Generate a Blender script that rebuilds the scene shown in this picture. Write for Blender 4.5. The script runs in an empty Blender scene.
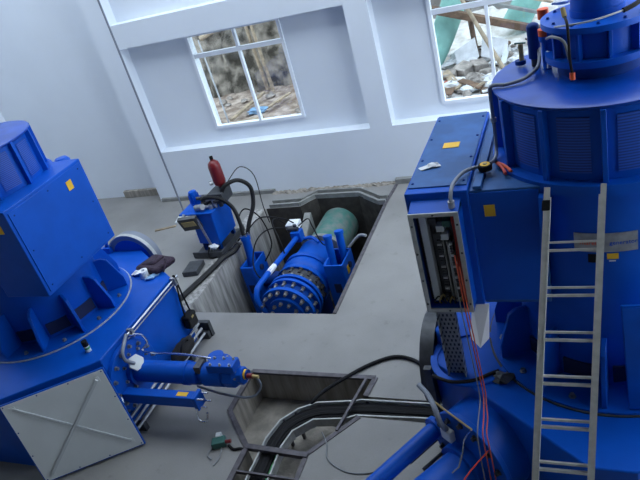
import bpy, bmesh, math, random
from mathutils import Vector, Matrix, geometry
random.seed(7)
S = bpy.context.scene
COL = S.collection
PI = math.pi

# ------------------------------------------------------------------ materials
def mat(name, col, rough=.5, metal=0., var=0., vscale=6., bump=0., bscale=30., col2=None, detail=4., spec=.5):
    m = bpy.data.materials.new(name); m.use_nodes = True
    nt = m.node_tree; b = nt.nodes['Principled BSDF']
    b.inputs['Base Color'].default_value = (*col, 1); b.inputs['Roughness'].default_value = rough
    b.inputs['Metallic'].default_value = metal; b.inputs['Specular IOR Level'].default_value = spec
    tc = nt.nodes.new('ShaderNodeTexCoord')
    if var or col2:
        n = nt.nodes.new('ShaderNodeTexNoise'); n.inputs['Scale'].default_value = vscale; n.inputs['Detail'].default_value = detail
        r = nt.nodes.new('ShaderNodeValToRGB')
        c2 = col2 if col2 else tuple(max(0, c * (1 - var)) for c in col)
        r.color_ramp.elements[0].position = .38; r.color_ramp.elements[1].position = .64
        r.color_ramp.elements[0].color = (*c2, 1); r.color_ramp.elements[1].color = (*col, 1)
        nt.links.new(tc.outputs['Object'], n.inputs['Vector']); nt.links.new(n.outputs['Fac'], r.inputs['Fac'])
        nt.links.new(r.outputs['Color'], b.inputs['Base Color'])
    if bump:
        n2 = nt.nodes.new('ShaderNodeTexNoise'); n2.inputs['Scale'].default_value = bscale; n2.inputs['Detail'].default_value = 6
        bp = nt.nodes.new('ShaderNodeBump'); bp.inputs['Strength'].default_value = bump; bp.inputs['Distance'].default_value = .02
        nt.links.new(tc.outputs['Object'], n2.inputs['Vector']); nt.links.new(n2.outputs['Fac'], bp.inputs['Height'])
        nt.links.new(bp.outputs['Normal'], b.inputs['Normal'])
    return m

M = {}
M['blue'] = mat('blue_paint', (.001, .085, .50), .42, spec=.22, var=.12, vscale=3, bump=.04, bscale=60)
M['blue2'] = mat('royal_blue_paint', (.001, .092, .54), .42, spec=.22, var=.15, vscale=5)
M['bluetop'] = mat('glossy_blue_paint', (.001, .062, .43), .30, spec=.4, var=.25, vscale=4, detail=8)  # deeper, glossier blue for the drum top plate, tone varied at random
M['dustlid'] = mat('dusty_box_lid_paint', (.022, .11, .34), .5, spec=.35, var=.3, vscale=5, detail=8)
M['brace_shade'] = mat('shaded_brace_grey', (.50, .53, .55), .5)  # panel grey darkened to carry the shadow along the braces
M['navy'] = mat('navy_paint', (.001, .04, .24), .5, spec=.2, var=.2, vscale=5)
M['void'] = mat('dark_opening', (.004, .012, .06), .8)  # solid dark colour holding the shade inside openings
M['wall'] = mat('white_wall_paint', (.74, .79, .86), .75, var=.04, vscale=.8, bump=.03, bscale=25)
M['frame'] = mat('white_window_paint', (.80, .84, .90), .45)
M['steel'] = mat('galvanised_steel', (.42, .43, .45), .42, .7, var=.25, vscale=14)
M['chrome'] = mat('chromed_pipe', (.72, .74, .78), .2, 1.)
M['alu'] = mat('aluminium', (.62, .61, .57), .5, .25, var=.15, vscale=20)
M['angle'] = mat('weathered_angle_iron', (.115, .105, .12), .6, .3, var=.35, vscale=12)
M['angle_lt'] = mat('primed_steel_channel', (.27, .275, .265), .6, .2, var=.25, vscale=9)
M['railgrey'] = mat('cable_tray_grey', (.46, .47, .46), .55, .1, var=.2, vscale=15)
M['panel'] = mat('grey_primer', (.66, .69, .70), .55, var=.06, vscale=3)
M['black'] = mat('black_rubber', (.010, .010, .012), .7, spec=.2)
M['blackcloth'] = mat('black_cloth', (.012, .011, .013), .9, bump=.3, bscale=60)
M['brown'] = mat('dark_brown_cloth', (.045, .026, .05), .85, var=.5, vscale=20, bump=.6, bscale=40)
M['red'] = mat('red_enamel', (.16, .010, .014), .35)
M['orange'] = mat('orange_plastic', (.75, .10, .02), .45)
M['redwire'] = mat('red_wire_sheath', (.55, .045, .025), .5)
M['orangewire'] = mat('orange_red_wire', (.62, .10, .045), .5)
M['yellow'] = mat('yellow_sticker', (.80, .46, .02), .55)
M['white'] = mat('white_paper', (.78, .80, .83), .7)
M['greywire'] = mat('grey_wire_sheath', (.20, .21, .22), .5)
M['conduit'] = mat('grey_flexible_conduit', (.20, .22, .27), .45, .2)
M['darkgrey'] = mat('dark_grey_metal', (.075, .08, .09), .5, .4, var=.3, vscale=12)
M['boltmetal'] = mat('zinc_bolt', (.30, .30, .31), .38, .8)
M['boltdark'] = mat('oiled_bolt', (.09, .09, .10), .4, .6, var=.4, vscale=30)
M['green'] = mat('green_plastic', (.03, .12, .10), .5)
M['greenwire'] = mat('green_wire', (.04, .30, .10), .5)
M['tan'] = mat('tan_plastic', (.40, .30, .12), .6)
M['wood'] = mat('raw_timber', (.46, .36, .25), .85, var=.45, vscale=7, bump=.2)
M['darkwood'] = mat('weathered_brown_timber', (.20, .12, .075), .9, var=.5, vscale=7, bump=.3)
M['teal'] = mat('teal_pipe_paint', (.22, .48, .42), .6, var=.3, vscale=3)
M['rubble'] = mat('grey_brown_stone', (.42, .37, .33), .95, var=.5, vscale=6, bump=.8, bscale=9)
M['whitestone'] = mat('white_broken_plaster', (.80, .80, .82), .95, var=.25, vscale=5, bump=.6, bscale=8)
M['tarp'] = mat('light_blue_tarp', (.25, .45, .70), .6, var=.3, vscale=8)
M['brick'] = mat('red_brick', (.45, .14, .09), .9, var=.4, vscale=10)
M['bank'] = mat('outdoor_gravel', (.50, .41, .34), .95, bump=1., bscale=16, vscale=4.5, col2=(.20, .145, .11), detail=9)
M['whitebank'] = mat('white_rubble_ground', (.80, .78, .77), .95, bump=1., bscale=8, vscale=3.5, col2=(.50, .45, .40), detail=10)
M['rock'] = mat('cut_rock_face', (.40, .35, .29), .95, bump=1., bscale=7, vscale=3., col2=(.05, .042, .03), detail=10)
M['greyrock'] = mat('grey_retaining_wall', (.40, .38, .37), .95, bump=.6, bscale=5, vscale=2., col2=(.20, .18, .17), detail=10)
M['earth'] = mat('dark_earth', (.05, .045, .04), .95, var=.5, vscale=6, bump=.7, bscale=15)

def mat_floor():
    m = bpy.data.materials.new('dusty_concrete_floor'); m.use_nodes = True
    nt = m.node_tree; b = nt.nodes['Principled BSDF']; L = nt.links
    tc = nt.nodes.new('ShaderNodeTexCoord')
    def noise(s, d=8):
        n = nt.nodes.new('ShaderNodeTexNoise'); n.inputs['Scale'].default_value = s; n.inputs['Detail'].default_value = d
        L.new(tc.outputs['Object'], n.inputs['Vector']); return n
    def ramp(n, p0, c0, p1, c1):
        r = nt.nodes.new('ShaderNodeValToRGB'); e = r.color_ramp.elements
        e[0].position = p0; e[0].color = (*c0, 1); e[1].position = p1; e[1].color = (*c1, 1)
        L.new(n.outputs['Fac'], r.inputs['Fac']); return r
    a = ramp(noise(.9), .32, (.20, .195, .19), .68, (.275, .268, .26))
    s = ramp(noise(7, 10), .62, (1, 1, 1), .76, (.82, .80, .80))
    g = ramp(noise(60, 3), .3, (.93, .93, .93), .7, (1, 1, 1))
    def mul(x, y):
        k = nt.nodes.new('ShaderNodeMix'); k.data_type = 'RGBA'; k.blend_type = 'MULTIPLY'; k.inputs[0].default_value = 1
        L.new(x, k.inputs[6]); L.new(y, k.inputs[7]); return k.outputs[2]
    c = mul(mul(a.outputs['Color'], s.outputs['Color']), g.outputs['Color'])
    L.new(c, b.inputs['Base Color']); b.inputs['Roughness'].default_value = .6
    bp = nt.nodes.new('ShaderNodeBump'); bp.inputs['Strength'].default_value = .12
    L.new(noise(25).outputs['Fac'], bp.inputs['Height']); L.new(bp.outputs['Normal'], b.inputs['Normal'])
    return m
M['floor'] = mat_floor()

def mat_streak(name, c1, c2):
    # board-formed concrete with vertical streaks
    m = bpy.data.materials.new(name); m.use_nodes = True
    nt = m.node_tree; b = nt.nodes['Principled BSDF']; L = nt.links
    tc = nt.nodes.new('ShaderNodeTexCoord'); mp = nt.nodes.new('ShaderNodeMapping'); mp.inputs['Scale'].default_value = (9, 9, .9)
    n = nt.nodes.new('ShaderNodeTexNoise'); n.inputs['Scale'].default_value = 1.6; n.inputs['Detail'].default_value = 8
    r = nt.nodes.new('ShaderNodeValToRGB'); e = r.color_ramp.elements
    e[0].position = .33; e[0].color = (*c2, 1); e[1].position = .66; e[1].color = (*c1, 1)
    L.new(tc.outputs['Object'], mp.inputs['Vector']); L.new(mp.outputs['Vector'], n.inputs['Vector'])
    L.new(n.outputs['Fac'], r.inputs['Fac']); L.new(r.outputs['Color'], b.inputs['Base Color'])
    b.inputs['Roughness'].default_value = .9
    return m
M['darkconcrete'] = mat('dark_unseen_concrete', (.20, .195, .19), .9, var=.3, vscale=1.5)  # kept dark to cut bounce from unseen front wall, gallery and roof
M['pitwall'] = mat_streak('board_formed_concrete', (.42, .41, .39), (.17, .165, .16))
M['trenchwall'] = mat_streak('stained_trench_concrete', (.36, .33, .29), (.20, .18, .155))
M['trenchfloor'] = mat('dusty_trench_concrete', (.30, .275, .24), .9, var=.4, vscale=5, bump=.3)
M['pipeworn'] = mat('worn_green_penstock', (.15, .185, .18), .75, vscale=7, col2=(.05, .17, .145), detail=9, bump=.2)

def mat_louvre(name, c1, c2, pitch):
    m = bpy.data.materials.new(name); m.use_nodes = True
    nt = m.node_tree; b = nt.nodes['Principled BSDF']; L = nt.links
    tc = nt.nodes.new('ShaderNodeTexCoord'); w = nt.nodes.new('ShaderNodeTexWave')
    w.bands_direction = 'Z'; w.inputs['Scale'].default_value = pitch; w.inputs['Distortion'].default_value = 0
    r = nt.nodes.new('ShaderNodeValToRGB'); e = r.color_ramp.elements
    e[0].position = .35; e[0].color = (*c2, 1); e[1].position = .6; e[1].color = (*c1, 1)
    L.new(tc.outputs['Object'], w.inputs['Vector']); L.new(w.outputs['Fac'], r.inputs['Fac']); L.new(r.outputs['Color'], b.inputs['Base Color'])
    bp = nt.nodes.new('ShaderNodeBump'); bp.inputs['Strength'].default_value = .5; L.new(w.outputs['Fac'], bp.inputs['Height']); L.new(bp.outputs['Normal'], b.inputs['Normal'])
    b.inputs['Roughness'].default_value = .45
    return m
M['louvre'] = mat_louvre('blue_louvre_grille', (.010, .085, .48), (.006, .04, .24), 16)
def mat_perf():
    m = mat('perforated_tray_steel', (.30, .32, .34), .5, .3); nt = m.node_tree; b = nt.nodes['Principled BSDF']
    tc = nt.nodes.new('ShaderNodeTexCoord'); mp = nt.nodes.new('ShaderNodeMapping'); mp.inputs['Rotation'].default_value = (PI / 2, 0, 0)
    k = nt.nodes.new('ShaderNodeTexBrick'); k.offset = .5; k.inputs['Scale'].default_value = 1; k.inputs['Brick Width'].default_value = .034; k.inputs['Row Height'].default_value = .045
    k.inputs['Mortar Size'].default_value = .010; k.inputs['Mortar Smooth'].default_value = .1
    k.inputs['Color1'].default_value = (.02, .025, .05, 1); k.inputs['Color2'].default_value = (.02, .025, .05, 1); k.inputs['Mortar'].default_value = (.30, .32, .34, 1)
    nt.links.new(tc.outputs['Object'], mp.inputs['Vector']); nt.links.new(mp.outputs['Vector'], k.inputs['Vector']); nt.links.new(k.outputs['Color'], b.inputs['Base Color'])
    return m
M['perf'] = mat_perf()

def mat_hose():
    m = mat_louvre('black_corrugated_hose', (.018, .018, .02), (.005, .005, .006), 18)
    m.node_tree.nodes['Principled BSDF'].inputs['Specular IOR Level'].default_value = .25
    for n in m.node_tree.nodes:
        if n.bl_idname == 'ShaderNodeTexWave': n.bands_direction = 'DIAGONAL'
    return m
M['hose'] = mat_hose()

def mat_glass():
    m = bpy.data.materials.new('window_glass'); m.use_nodes = True
    nt = m.node_tree; nt.nodes.clear()
    o = nt.nodes.new('ShaderNodeOutputMaterial'); t = nt.nodes.new('ShaderNodeBsdfTransparent'); g = nt.nodes.new('ShaderNodeBsdfGlossy')
    g.inputs['Roughness'].default_value = .03; t.inputs['Color'].default_value = (.93, .96, .97, 1)
    x = nt.nodes.new('ShaderNodeMixShader'); x.inputs[0].default_value = .06
    nt.links.new(t.outputs[0], x.inputs[1]); nt.links.new(g.outputs[0], x.inputs[2]); nt.links.new(x.outputs[0], o.inputs[0])
    return m
M['glass'] = mat_glass()

# ------------------------------------------------------------------ mesh builder
def V(*a): return Vector(a)
class MB:
    def __init__(s): s.v = []; s.f = []
    def add(s, vs, fs):
        o = len(s.v); s.v += [Vector(p) for p in vs]; s.f += [tuple(i + o for i in f) for f in fs]; return s
    def box(s, x0, x1, y0, y1, z0, z1):
        vs = [(x, y, z) for z in (z0, z1) for y in (y0, y1) for x in (x0, x1)]
        return s.add(vs, [(0, 2, 3, 1), (4, 5, 7, 6), (0, 1, 5, 4), (2, 6, 7, 3), (0, 4, 6, 2), (1, 3, 7, 5)])
    def obox(s, c, ax, ay, az):
        c, ax, ay, az = map(Vector, (c, ax, ay, az))
        vs = [c + i * ax + j * ay + k * az for k in (-1, 1) for j in (-1, 1) for i in (-1, 1)]
        return s.add(vs, [(0, 2, 3, 1), (4, 5, 7, 6), (0, 1, 5, 4), (2, 6, 7, 3), (0, 4, 6, 2), (1, 3, 7, 5)])
    def bar(s, p0, p1, w, h, up=(0, 0, 1)):
        p0, p1, up = Vector(p0), Vector(p1), Vector(up)
        d = (p1 - p0); L = d.length; d.normalize()
        a = d.cross(up)
        if a.length < 1e-4: a = d.cross(Vector((1, 0, 0)))
        a.normalize(); b = a.cross(d)
        return s.obox((p0 + p1) / 2, d * L / 2, a * w / 2, b * h / 2)
    def prism(s, poly, ext):
        ext = Vector(ext); n = len(poly); P = [Vector(p) for p in poly]
        return s.add(P + [p + ext for p in P], [tuple(range(n))[::-1], tuple(range(n, 2 * n))] + [(i, (i + 1) % n, (i + 1) % n + n, i + n) for i in range(n)])
    def lathe(s, prof, o, axis=(0, 0, 1), n=32, a0=0., closed=False):
        ax = Vector(axis).normalized(); o = Vector(o)
        u = ax.orthogonal().normalized() if abs(ax.z) < .999 else Vector((1, 0, 0)); w = ax.cross(u)
        vs = []; fs = []; m = len(prof)
        for (r, z) in prof:
            for i in range(n):
                t = a0 + 2 * PI * i / n
                vs.append(o + ax * z + (u * math.cos(t) + w * math.sin(t)) * r)
        for j in range(m - 1):
            for i in range(n):
                k = (i + 1) % n; fs.append((j * n + i, j * n + k, (j + 1) * n + k, (j + 1) * n + i))
        if closed:
            for i in range(n):
                k = (i + 1) % n; fs.append(((m - 1) * n + i, (m - 1) * n + k, k, i))
        else:
            fs.append(tuple(range(n))[::-1]); fs.append(tuple((m - 1) * n + i for i in range(n)))
        return s.add(vs, fs)
    def cyl(s, p0, p1, r, r1=None, n=20):
        p0, p1 = Vector(p0), Vector(p1); d = p1 - p0
        return s.lathe([(r, 0), (r if r1 is None else r1, d.length)], p0, d, n)
    def dome(s, p0, p1, r, n=20):
        # cylinder with rounded far end
        p0, p1 = Vector(p0), Vector(p1); L = (p1 - p0).length
        pr = [(r, 0), (r, L)] + [(r * math.cos(a), L + r * math.sin(a) * .7) for a in (.3, .6, .9, 1.2, 1.45)]
        return s.lathe(pr, p0, p1 - p0, n)
    def tube(s, pts, r, n=8, smooth=3):
        P = [Vector(p) for p in pts]
        if smooth and len(P) > 2:
            Q = []
            for i in range(len(P) - 1):
                a = P[max(i - 1, 0)]; b = P[i]; c = P[i + 1]; d = P[min(i + 2, len(P) - 1)]
                for k in range(smooth + 1):
                    t = k / (smooth + 1)
                    Q.append(.5 * ((2 * b) + (c - a) * t + (2 * a - 5 * b + 4 * c - d) * t * t + (3 * b - a - 3 * c + d) * t ** 3))
            Q.append(P[-1]); P = Q
        up = None; vs = []; fs = []
        for i, p in enumerate(P):
            d = (P[min(i + 1, len(P) - 1)] - P[max(i - 1, 0)]).normalized()
            if up is None: up = d.orthogonal().normalized()
            up = (up - d * up.dot(d))
            up = up.normalized() if up.length > 1e-5 else d.orthogonal().normalized()
            w = d.cross(up)
            for k in range(n):
                t = 2 * PI * k / n; vs.append(p + (up * math.cos(t) + w * math.sin(t)) * r)
        m = len(P)
        for j in range(m - 1):
            for k in range(n): fs.append((j * n + k, j * n + (k + 1) % n, (j + 1) * n + (k + 1) % n, (j + 1) * n + k))
        fs.append(tuple(range(n))[::-1]); fs.append(tuple((m - 1) * n + k for k in range(n)))
        return s.add(vs, fs)
    def blob(s, c, rx, ry, rz, n=12, jit=.15, seed=0, rot=0., flat=None):
        rnd = random.Random(seed); vs = []; fs = []; m = n // 2
        for j in range(m + 1):
            ph = PI * j / m
            for i in range(n):
                t = 2 * PI * i / n; q = 1 + rnd.uniform(-jit, jit)
                x = rx * math.sin(ph) * math.cos(t) * q; y = ry * math.sin(ph) * math.sin(t) * q; z = rz * math.cos(ph) * q
                if flat is not None: z = max(z, flat)
                vs.append((c[0] + x * math.cos(rot) - y * math.sin(rot), c[1] + x * math.sin(rot) + y * math.cos(rot), c[2] + z))
        for j in range(m):
            for i in range(n):
                k = (i + 1) % n; fs.append((j * n + i, j * n + k, (j + 1) * n + k, (j + 1) * n + i))
        return s.add(vs, fs)
    def build(s, name, material, parent=None, bevel=0., angle=35, smooth=True, doubles=True):
        off = world_loc(parent)
        me = bpy.data.meshes.new(name); bm = bmesh.new()
        bv = [bm.verts.new(p - off) for p in s.v]
        for f in s.f:
            try: bm.faces.new([bv[i] for i in f])
            except ValueError: pass
        if doubles: bmesh.ops.remove_doubles(bm, verts=bm.verts[:], dist=1e-6)
        bmesh.ops.recalc_face_normals(bm, faces=bm.faces[:])
        bm.to_mesh(me); bm.free()
        if smooth:
            me.shade_smooth(); me.set_sharp_from_angle(angle=math.radians(angle))
        me.materials.append(M[material])
        o = bpy.data.objects.new(name, me); COL.objects.link(o)
        if parent: o.parent = parent
        if bevel:
            b = o.modifiers.new('bevel', 'BEVEL'); b.width = bevel; b.segments = 2; b.limit_method = 'ANGLE'; b.angle_limit = math.radians(40)
        return o
def world_loc(o):
    p = Vector((0, 0, 0))
    while o: p = p + o.location; o = o.parent
    return p
def tag(o, label=None, cat=None, group=None, kind=None):
    if label: o['label'] = label
    if cat: o['category'] = cat
    if group: o['group'] = group
    if kind: o['kind'] = kind
    return o
def thing(name, label, cat, loc, group=None):
    o = bpy.data.objects.new(name, None); COL.objects.link(o); o.location = loc; o.empty_display_size = .2
    return tag(o, label, cat, group)
def place(o, loc):
    # move a top-level mesh's origin to loc without moving its geometry
    loc = Vector(loc); o.data.transform(Matrix.Translation(o.location - loc)); o.location = loc; return o
def rep(o, locs, parent=None):
    """first the object itself, then copies at further places (relative to the first)"""
    out = [o]; base = o.location.copy(); p0 = Vector(locs[0])
    for q in locs[1:]:
        c = o.copy(); COL.objects.link(c); c.parent = o.parent; c.location = base + Vector(q) - p0; out.append(c)
    return out
def bolts(pts, axis, r, h, material, parent, name='bolt'):
    ax = Vector(axis).normalized()
    m = MB().lathe([(r * 1.5, 0), (r * 1.5, h * .2), (r, h * .2), (r, h)], pts[0], ax, 6)
    return rep(m.build(name, material, parent, smooth=False), pts)
def ringpts(c, axis, R, n, a0=0., arc=2 * PI):
    ax = Vector(axis).normalized(); u = (Vector((0, 0, 1)) - ax * ax.z)
    u = u.normalized() if u.length > .01 else Vector((1, 0, 0)); w = ax.cross(u)
    return [Vector(c) + (u * math.cos(a0 + arc * i / n) + w * math.sin(a0 + arc * i / n)) * R for i in range(n)]

# ------------------------------------------------------------------ the hall (structure)
def st(o): o['kind'] = 'structure'; return o
YF, YR = 9.99, 10.24
def sheet_with_holes(name, outer, holes, z, material):
    vs = []; es = []
    def loop(p):
        b = len(vs); n = len(p)
        for q in p: vs.append(Vector(q))
        for i in range(n): es.append((b + i, b + (i + 1) % n))
    loop(outer)
    for h in holes: loop(h)
    r = geometry.delaunay_2d_cdt(vs, es, [], 1, 1e-5)
    def inside(p, poly):
        c = False; n = len(poly)
        for i in range(n):
            a, b = poly[i], poly[i - 1]
            if (a[1] > p[1]) != (b[1] > p[1]) and p[0] < (b[0] - a[0]) * (p[1] - a[1]) / (b[1] - a[1]) + a[0]: c = not c
        return c
    m = MB(); V3 = [(p.x, p.y, z) for p in r[0]]; fs = []
    for f in r[2]:
        c = sum((r[0][i] for i in f), Vector((0, 0))) / len(f)
        if not any(inside(c, h) for h in holes): fs.append(tuple(f))
    m.add(V3, fs)
    o = m.build(name, material, smooth=False)
    if o.data.polygons[0].normal.z < 0: o.data.flip_normals()
    return st(o)

PIT = [(-5.65, 6.25), (-3.28, 6.22), (-3.30, 9.22), (-3.42, 9.22), (-3.90, 9.58), (-4.72, 9.62), (-4.95, 9.32), (-5.65, 9.32)]
TR = [(-4.02, 5.08), (-2.40, 5.06), (-2.44, 4.77), (-1.46, 4.76), (-1.46, 4.45), (-2.43, 4.47), (-2.85, 3.92), (-2.85, 2.4), (-3.57, 2.4), (-3.57, 3.94), (-4.02, 4.42)]
sheet_with_holes('floor', [(-12, -2), (4.5, -2), (4.5, 10.4), (-12, 10.4)], [PIT, TR], 0, 'floor')
def walls_of(name, loop, z0, z1, material, skip=()):
    m = MB(); n = len(loop)
    for i in range(n):
        if i in skip: continue
        a, b = loop[i], loop[(i + 1) % n]
        m.add([(a[0], a[1], z0), (b[0], b[1], z0), (b[0], b[1], z1), (a[0], a[1], z1)], [(0, 1, 2, 3)])
    return st(m.build(name, material, smooth=False))
walls_of('wall_pit_front', PIT, -2.0, 0, 'pitwall', (2, 3, 4, 5, 6))
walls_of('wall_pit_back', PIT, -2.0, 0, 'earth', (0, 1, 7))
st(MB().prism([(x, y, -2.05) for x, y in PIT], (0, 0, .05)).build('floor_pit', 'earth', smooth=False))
walls_of('wall_trench', TR, -.45, 0, 'trenchwall')
st(MB().prism([(x, y, -.5) for x, y in TR], (0, 0, .05)).build('floor_trench', 'trenchfloor', smooth=False))

# back wall
m = MB()
m.box(-8.46, 4.5, YF, 10.45, -.3, 1.08).box(-8.46, 4.5, YF, 10.45, 3.18, 3.62)
for a, b in ((-8.46, -8.0), (-3.55, -3.15), (1.2, 1.7)):
    m.box(a, b, YF, 10.45, 1.08, 3.18).box(a, b, YF, 10.45, 3.62, 8.5)
for a, b in ((-8.0, -3.55), (-3.15, 1.2), (1.7, 4.5)): m.box(a, b, YR, 10.45, 3.62, 8.5)
W1 = (-6.69, -4.79, 1.35, 3.17); W2 = (-2.29, -.35, 1.26, 3.17)
for (a, b), (x0, x1, z0, z1) in (((-8.0, -3.55), W1), ((-3.15, 1.2), W2)):
    m.box(a, b, YR, 10.45, 1.08, z0).box(a, x0, YR, 10.45, z0, 3.18).box(x1, b, YR, 10.45, z0, 3.18).box(x0, x1, YR, 10.45, z1, 3.18)
m.box(1.7, 4.5, YR, 10.45, 1.08, 3.18)
m.box(-12, -8.46, 10.36, 10.6, -.3, 8.5)
st(m.build('wall_back', 'wall', smooth=False))
st(MB().box(-12.2, -12, -2, 10.6, -.3, 8.5).build('wall_left', 'wall', smooth=False))
# unseen right wall; openings sized to throw side light on the left machine
m = MB().box(4.5, 4.75, -2, 10.6, -.3, 1.0).box(4.5, 4.75, -2, 10.6, 8.1, 8.5)
for a, b in ((-2, 2.3), (6.55, 6.7), (9.7, 10.6)): m.box(4.5, 4.75, a, b, 1.0, 8.1)
st(m.build('wall_right', 'wall', smooth=False))
st(MB().box(-12.2, 4.75, -2.25, -2, -.3, 8.5).build('wall_front', 'darkconcrete', smooth=False))  # unseen; dark so the machine fronts stay in shade
# unseen gallery under camera, added to darken fronts; unseen roof, opening shaped for light
st(MB().box(-12, 4.5, -2, .45, 3.2, 3.42).build('floor_gallery_shade', 'darkconcrete', smooth=False))
m = MB().box(-12.2, 4.75, -2.25, 5.3, 8.5, 8.7).box(-12.2, 4.75, 9.98, 10.6, 8.5, 8.7).box(-12.2, -11.6, 5.3, 9.98, 8.5, 8.7).box(3.8, 4.75, 5.3, 9.98, 8.5, 8.7)
st(m.build('ceiling', 'darkconcrete', smooth=False))

# skirting along the back wall
st(MB().box(-8.4, -5.72, 9.93, YF, 0, .075).build('baseboard_back', 'angle_lt', bevel=.004))
st(MB().box(-3.28, 1.5, 9.90, YF, 0, .10).build('baseboard_corner', 'angle_lt', bevel=.004))
st(MB().box(-9.62, -8.47, 10.28, 10.36, 0, .16).build('baseboard_left', 'trenchwall', bevel=.01))
m = MB()
for i in range(26):
    x = -5.7 + i * .095
    m.blob((x, 9.93 + random.uniform(-.01, .03), .0), .10, .06, .035 + random.uniform(-.01, .02), 8, .3, i, flat=-.01)
st(m.build('trim_1', 'trenchwall', smooth=False))
# light concrete kerb on the near-left side of the pit
st(MB().box(-5.95, -5.66, 6.25, 9.3, -.02, .012).build('trim_2', 'pitwall', smooth=False))
# steel edging of pit and trench
def edging(name, pts, w, h, material, closed=False, z=0.):
    m = MB(); n = len(pts)
    for i in range(n if closed else n - 1):
        a, b = pts[i], pts[(i + 1) % n]
        m.bar((a[0], a[1], z), (b[0], b[1], z), w, h)
    return st(m.build(name, material, smooth=False))
edging('trim_3', [(-3.28, 6.22), (-3.30, 9.22), (-3.26, 9.88)], .05, .03, 'angle')
FE = [(-5.58, 9.36), (-4.97, 9.36), (-4.76, 9.64), (-3.88, 9.60), (-3.42, 9.24), (-3.3, 9.24)]
m = MB()
for k, (dy, zz, w) in enumerate(((0, .025, .05), (.15, .03, .04), (.075, -.02, .15))):
    for i in range(len(FE) - 1):
        a, b = FE[i], FE[i + 1]; m.bar((a[0], a[1] + dy, zz), (b[0], b[1] + dy, zz), w, .085 if k < 2 else .02)
st(m.build('trim_4', 'angle_lt', smooth=False))
edging('trim_5', [TR[i] for i in (10, 0, 1, 2)], .06, .03, 'angle')
edging('trim_6', [TR[i] for i in (8, 9, 10)], .06, .03, 'angle')
edging('trim_7', [TR[i] for i in (5, 6, 7)], .05, .02, 'angle')
edging('trim_8', [(-3.57, 3.94), (-2.83, 3.9)], .06, .05, 'angle')
edging('trim_9', [(-3.56, 3.62), (-2.86, 3.60)], .022, .04, 'angle')
edging('trim_10', [(-2.50, 5.03), (-2.62, 4.25)], .03, .03, 'angle', z=.012)

# windows
def window(name, X0, X1, Z0, Z1, xm, zm):
    m = MB(); w = .055
    m.box(X0, X0 + w, 10.2, 10.30, Z0, Z1).box(X1 - w, X1, 10.2, 10.30, Z0, Z1)
    m.box(X0 + w, X1 - w, 10.2, 10.30, Z0, Z0 + w).box(X0 + w, X1 - w, 10.2, 10.30, Z1 - w, Z1)
    r = st(m.build(name, 'frame', smooth=False))
    MB().box(X0 + w, X1 - w, 10.215, 10.285, zm - .04, zm + .04).build('transom', 'frame', r, bevel=.006)
    MB().box(xm - .026, xm + .026, 10.215, 10.285, Z0 + w, zm - .04).build('mullion', 'frame', r, bevel=.006)
    MB().box(xm - .026, xm + .026, 10.215, 10.285, zm + .04, Z1 - w).build('mullion', 'frame', r, bevel=.006)
    for a, b, c, d in ((X0 + w, xm - .026, Z0 + w, zm - .04), (xm + .026, X1 - w, Z0 + w, zm - .04), (X0 + w, xm - .026, zm + .04, Z1 - w), (xm + .026, X1 - w, zm + .04, Z1 - w)):
        MB().box(a, b, 10.248, 10.252, c, d).build('pane', 'glass', r, smooth=False)
    return r
window('window_1', *W1, -5.70, 2.76)
window('window_2', *W2, -1.41, 2.76)

# ------------------------------------------------------------------ turbine generators
CLIP = {}
def chamf(cx, cy, hw, hy, c0, c1):
    return [(cx + hw, cy - c0), (cx + hw, cy + c0), (cx + c1, cy + hy), (cx - c1, cy + hy), (cx - hw, cy + c0), (cx - hw, cy - c0), (cx - c1, cy - hy), (cx + c1, cy - hy)]
def sticker(parent, c, u, v, n, label='yellow warning sticker'):
    c, u, v, n = map(Vector, (c, u, v, n))
    o = MB().obox(c + n * .002, u, v, n * .002).build('sticker', 'yellow', parent, smooth=False); o['label'] = label
    return o

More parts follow.
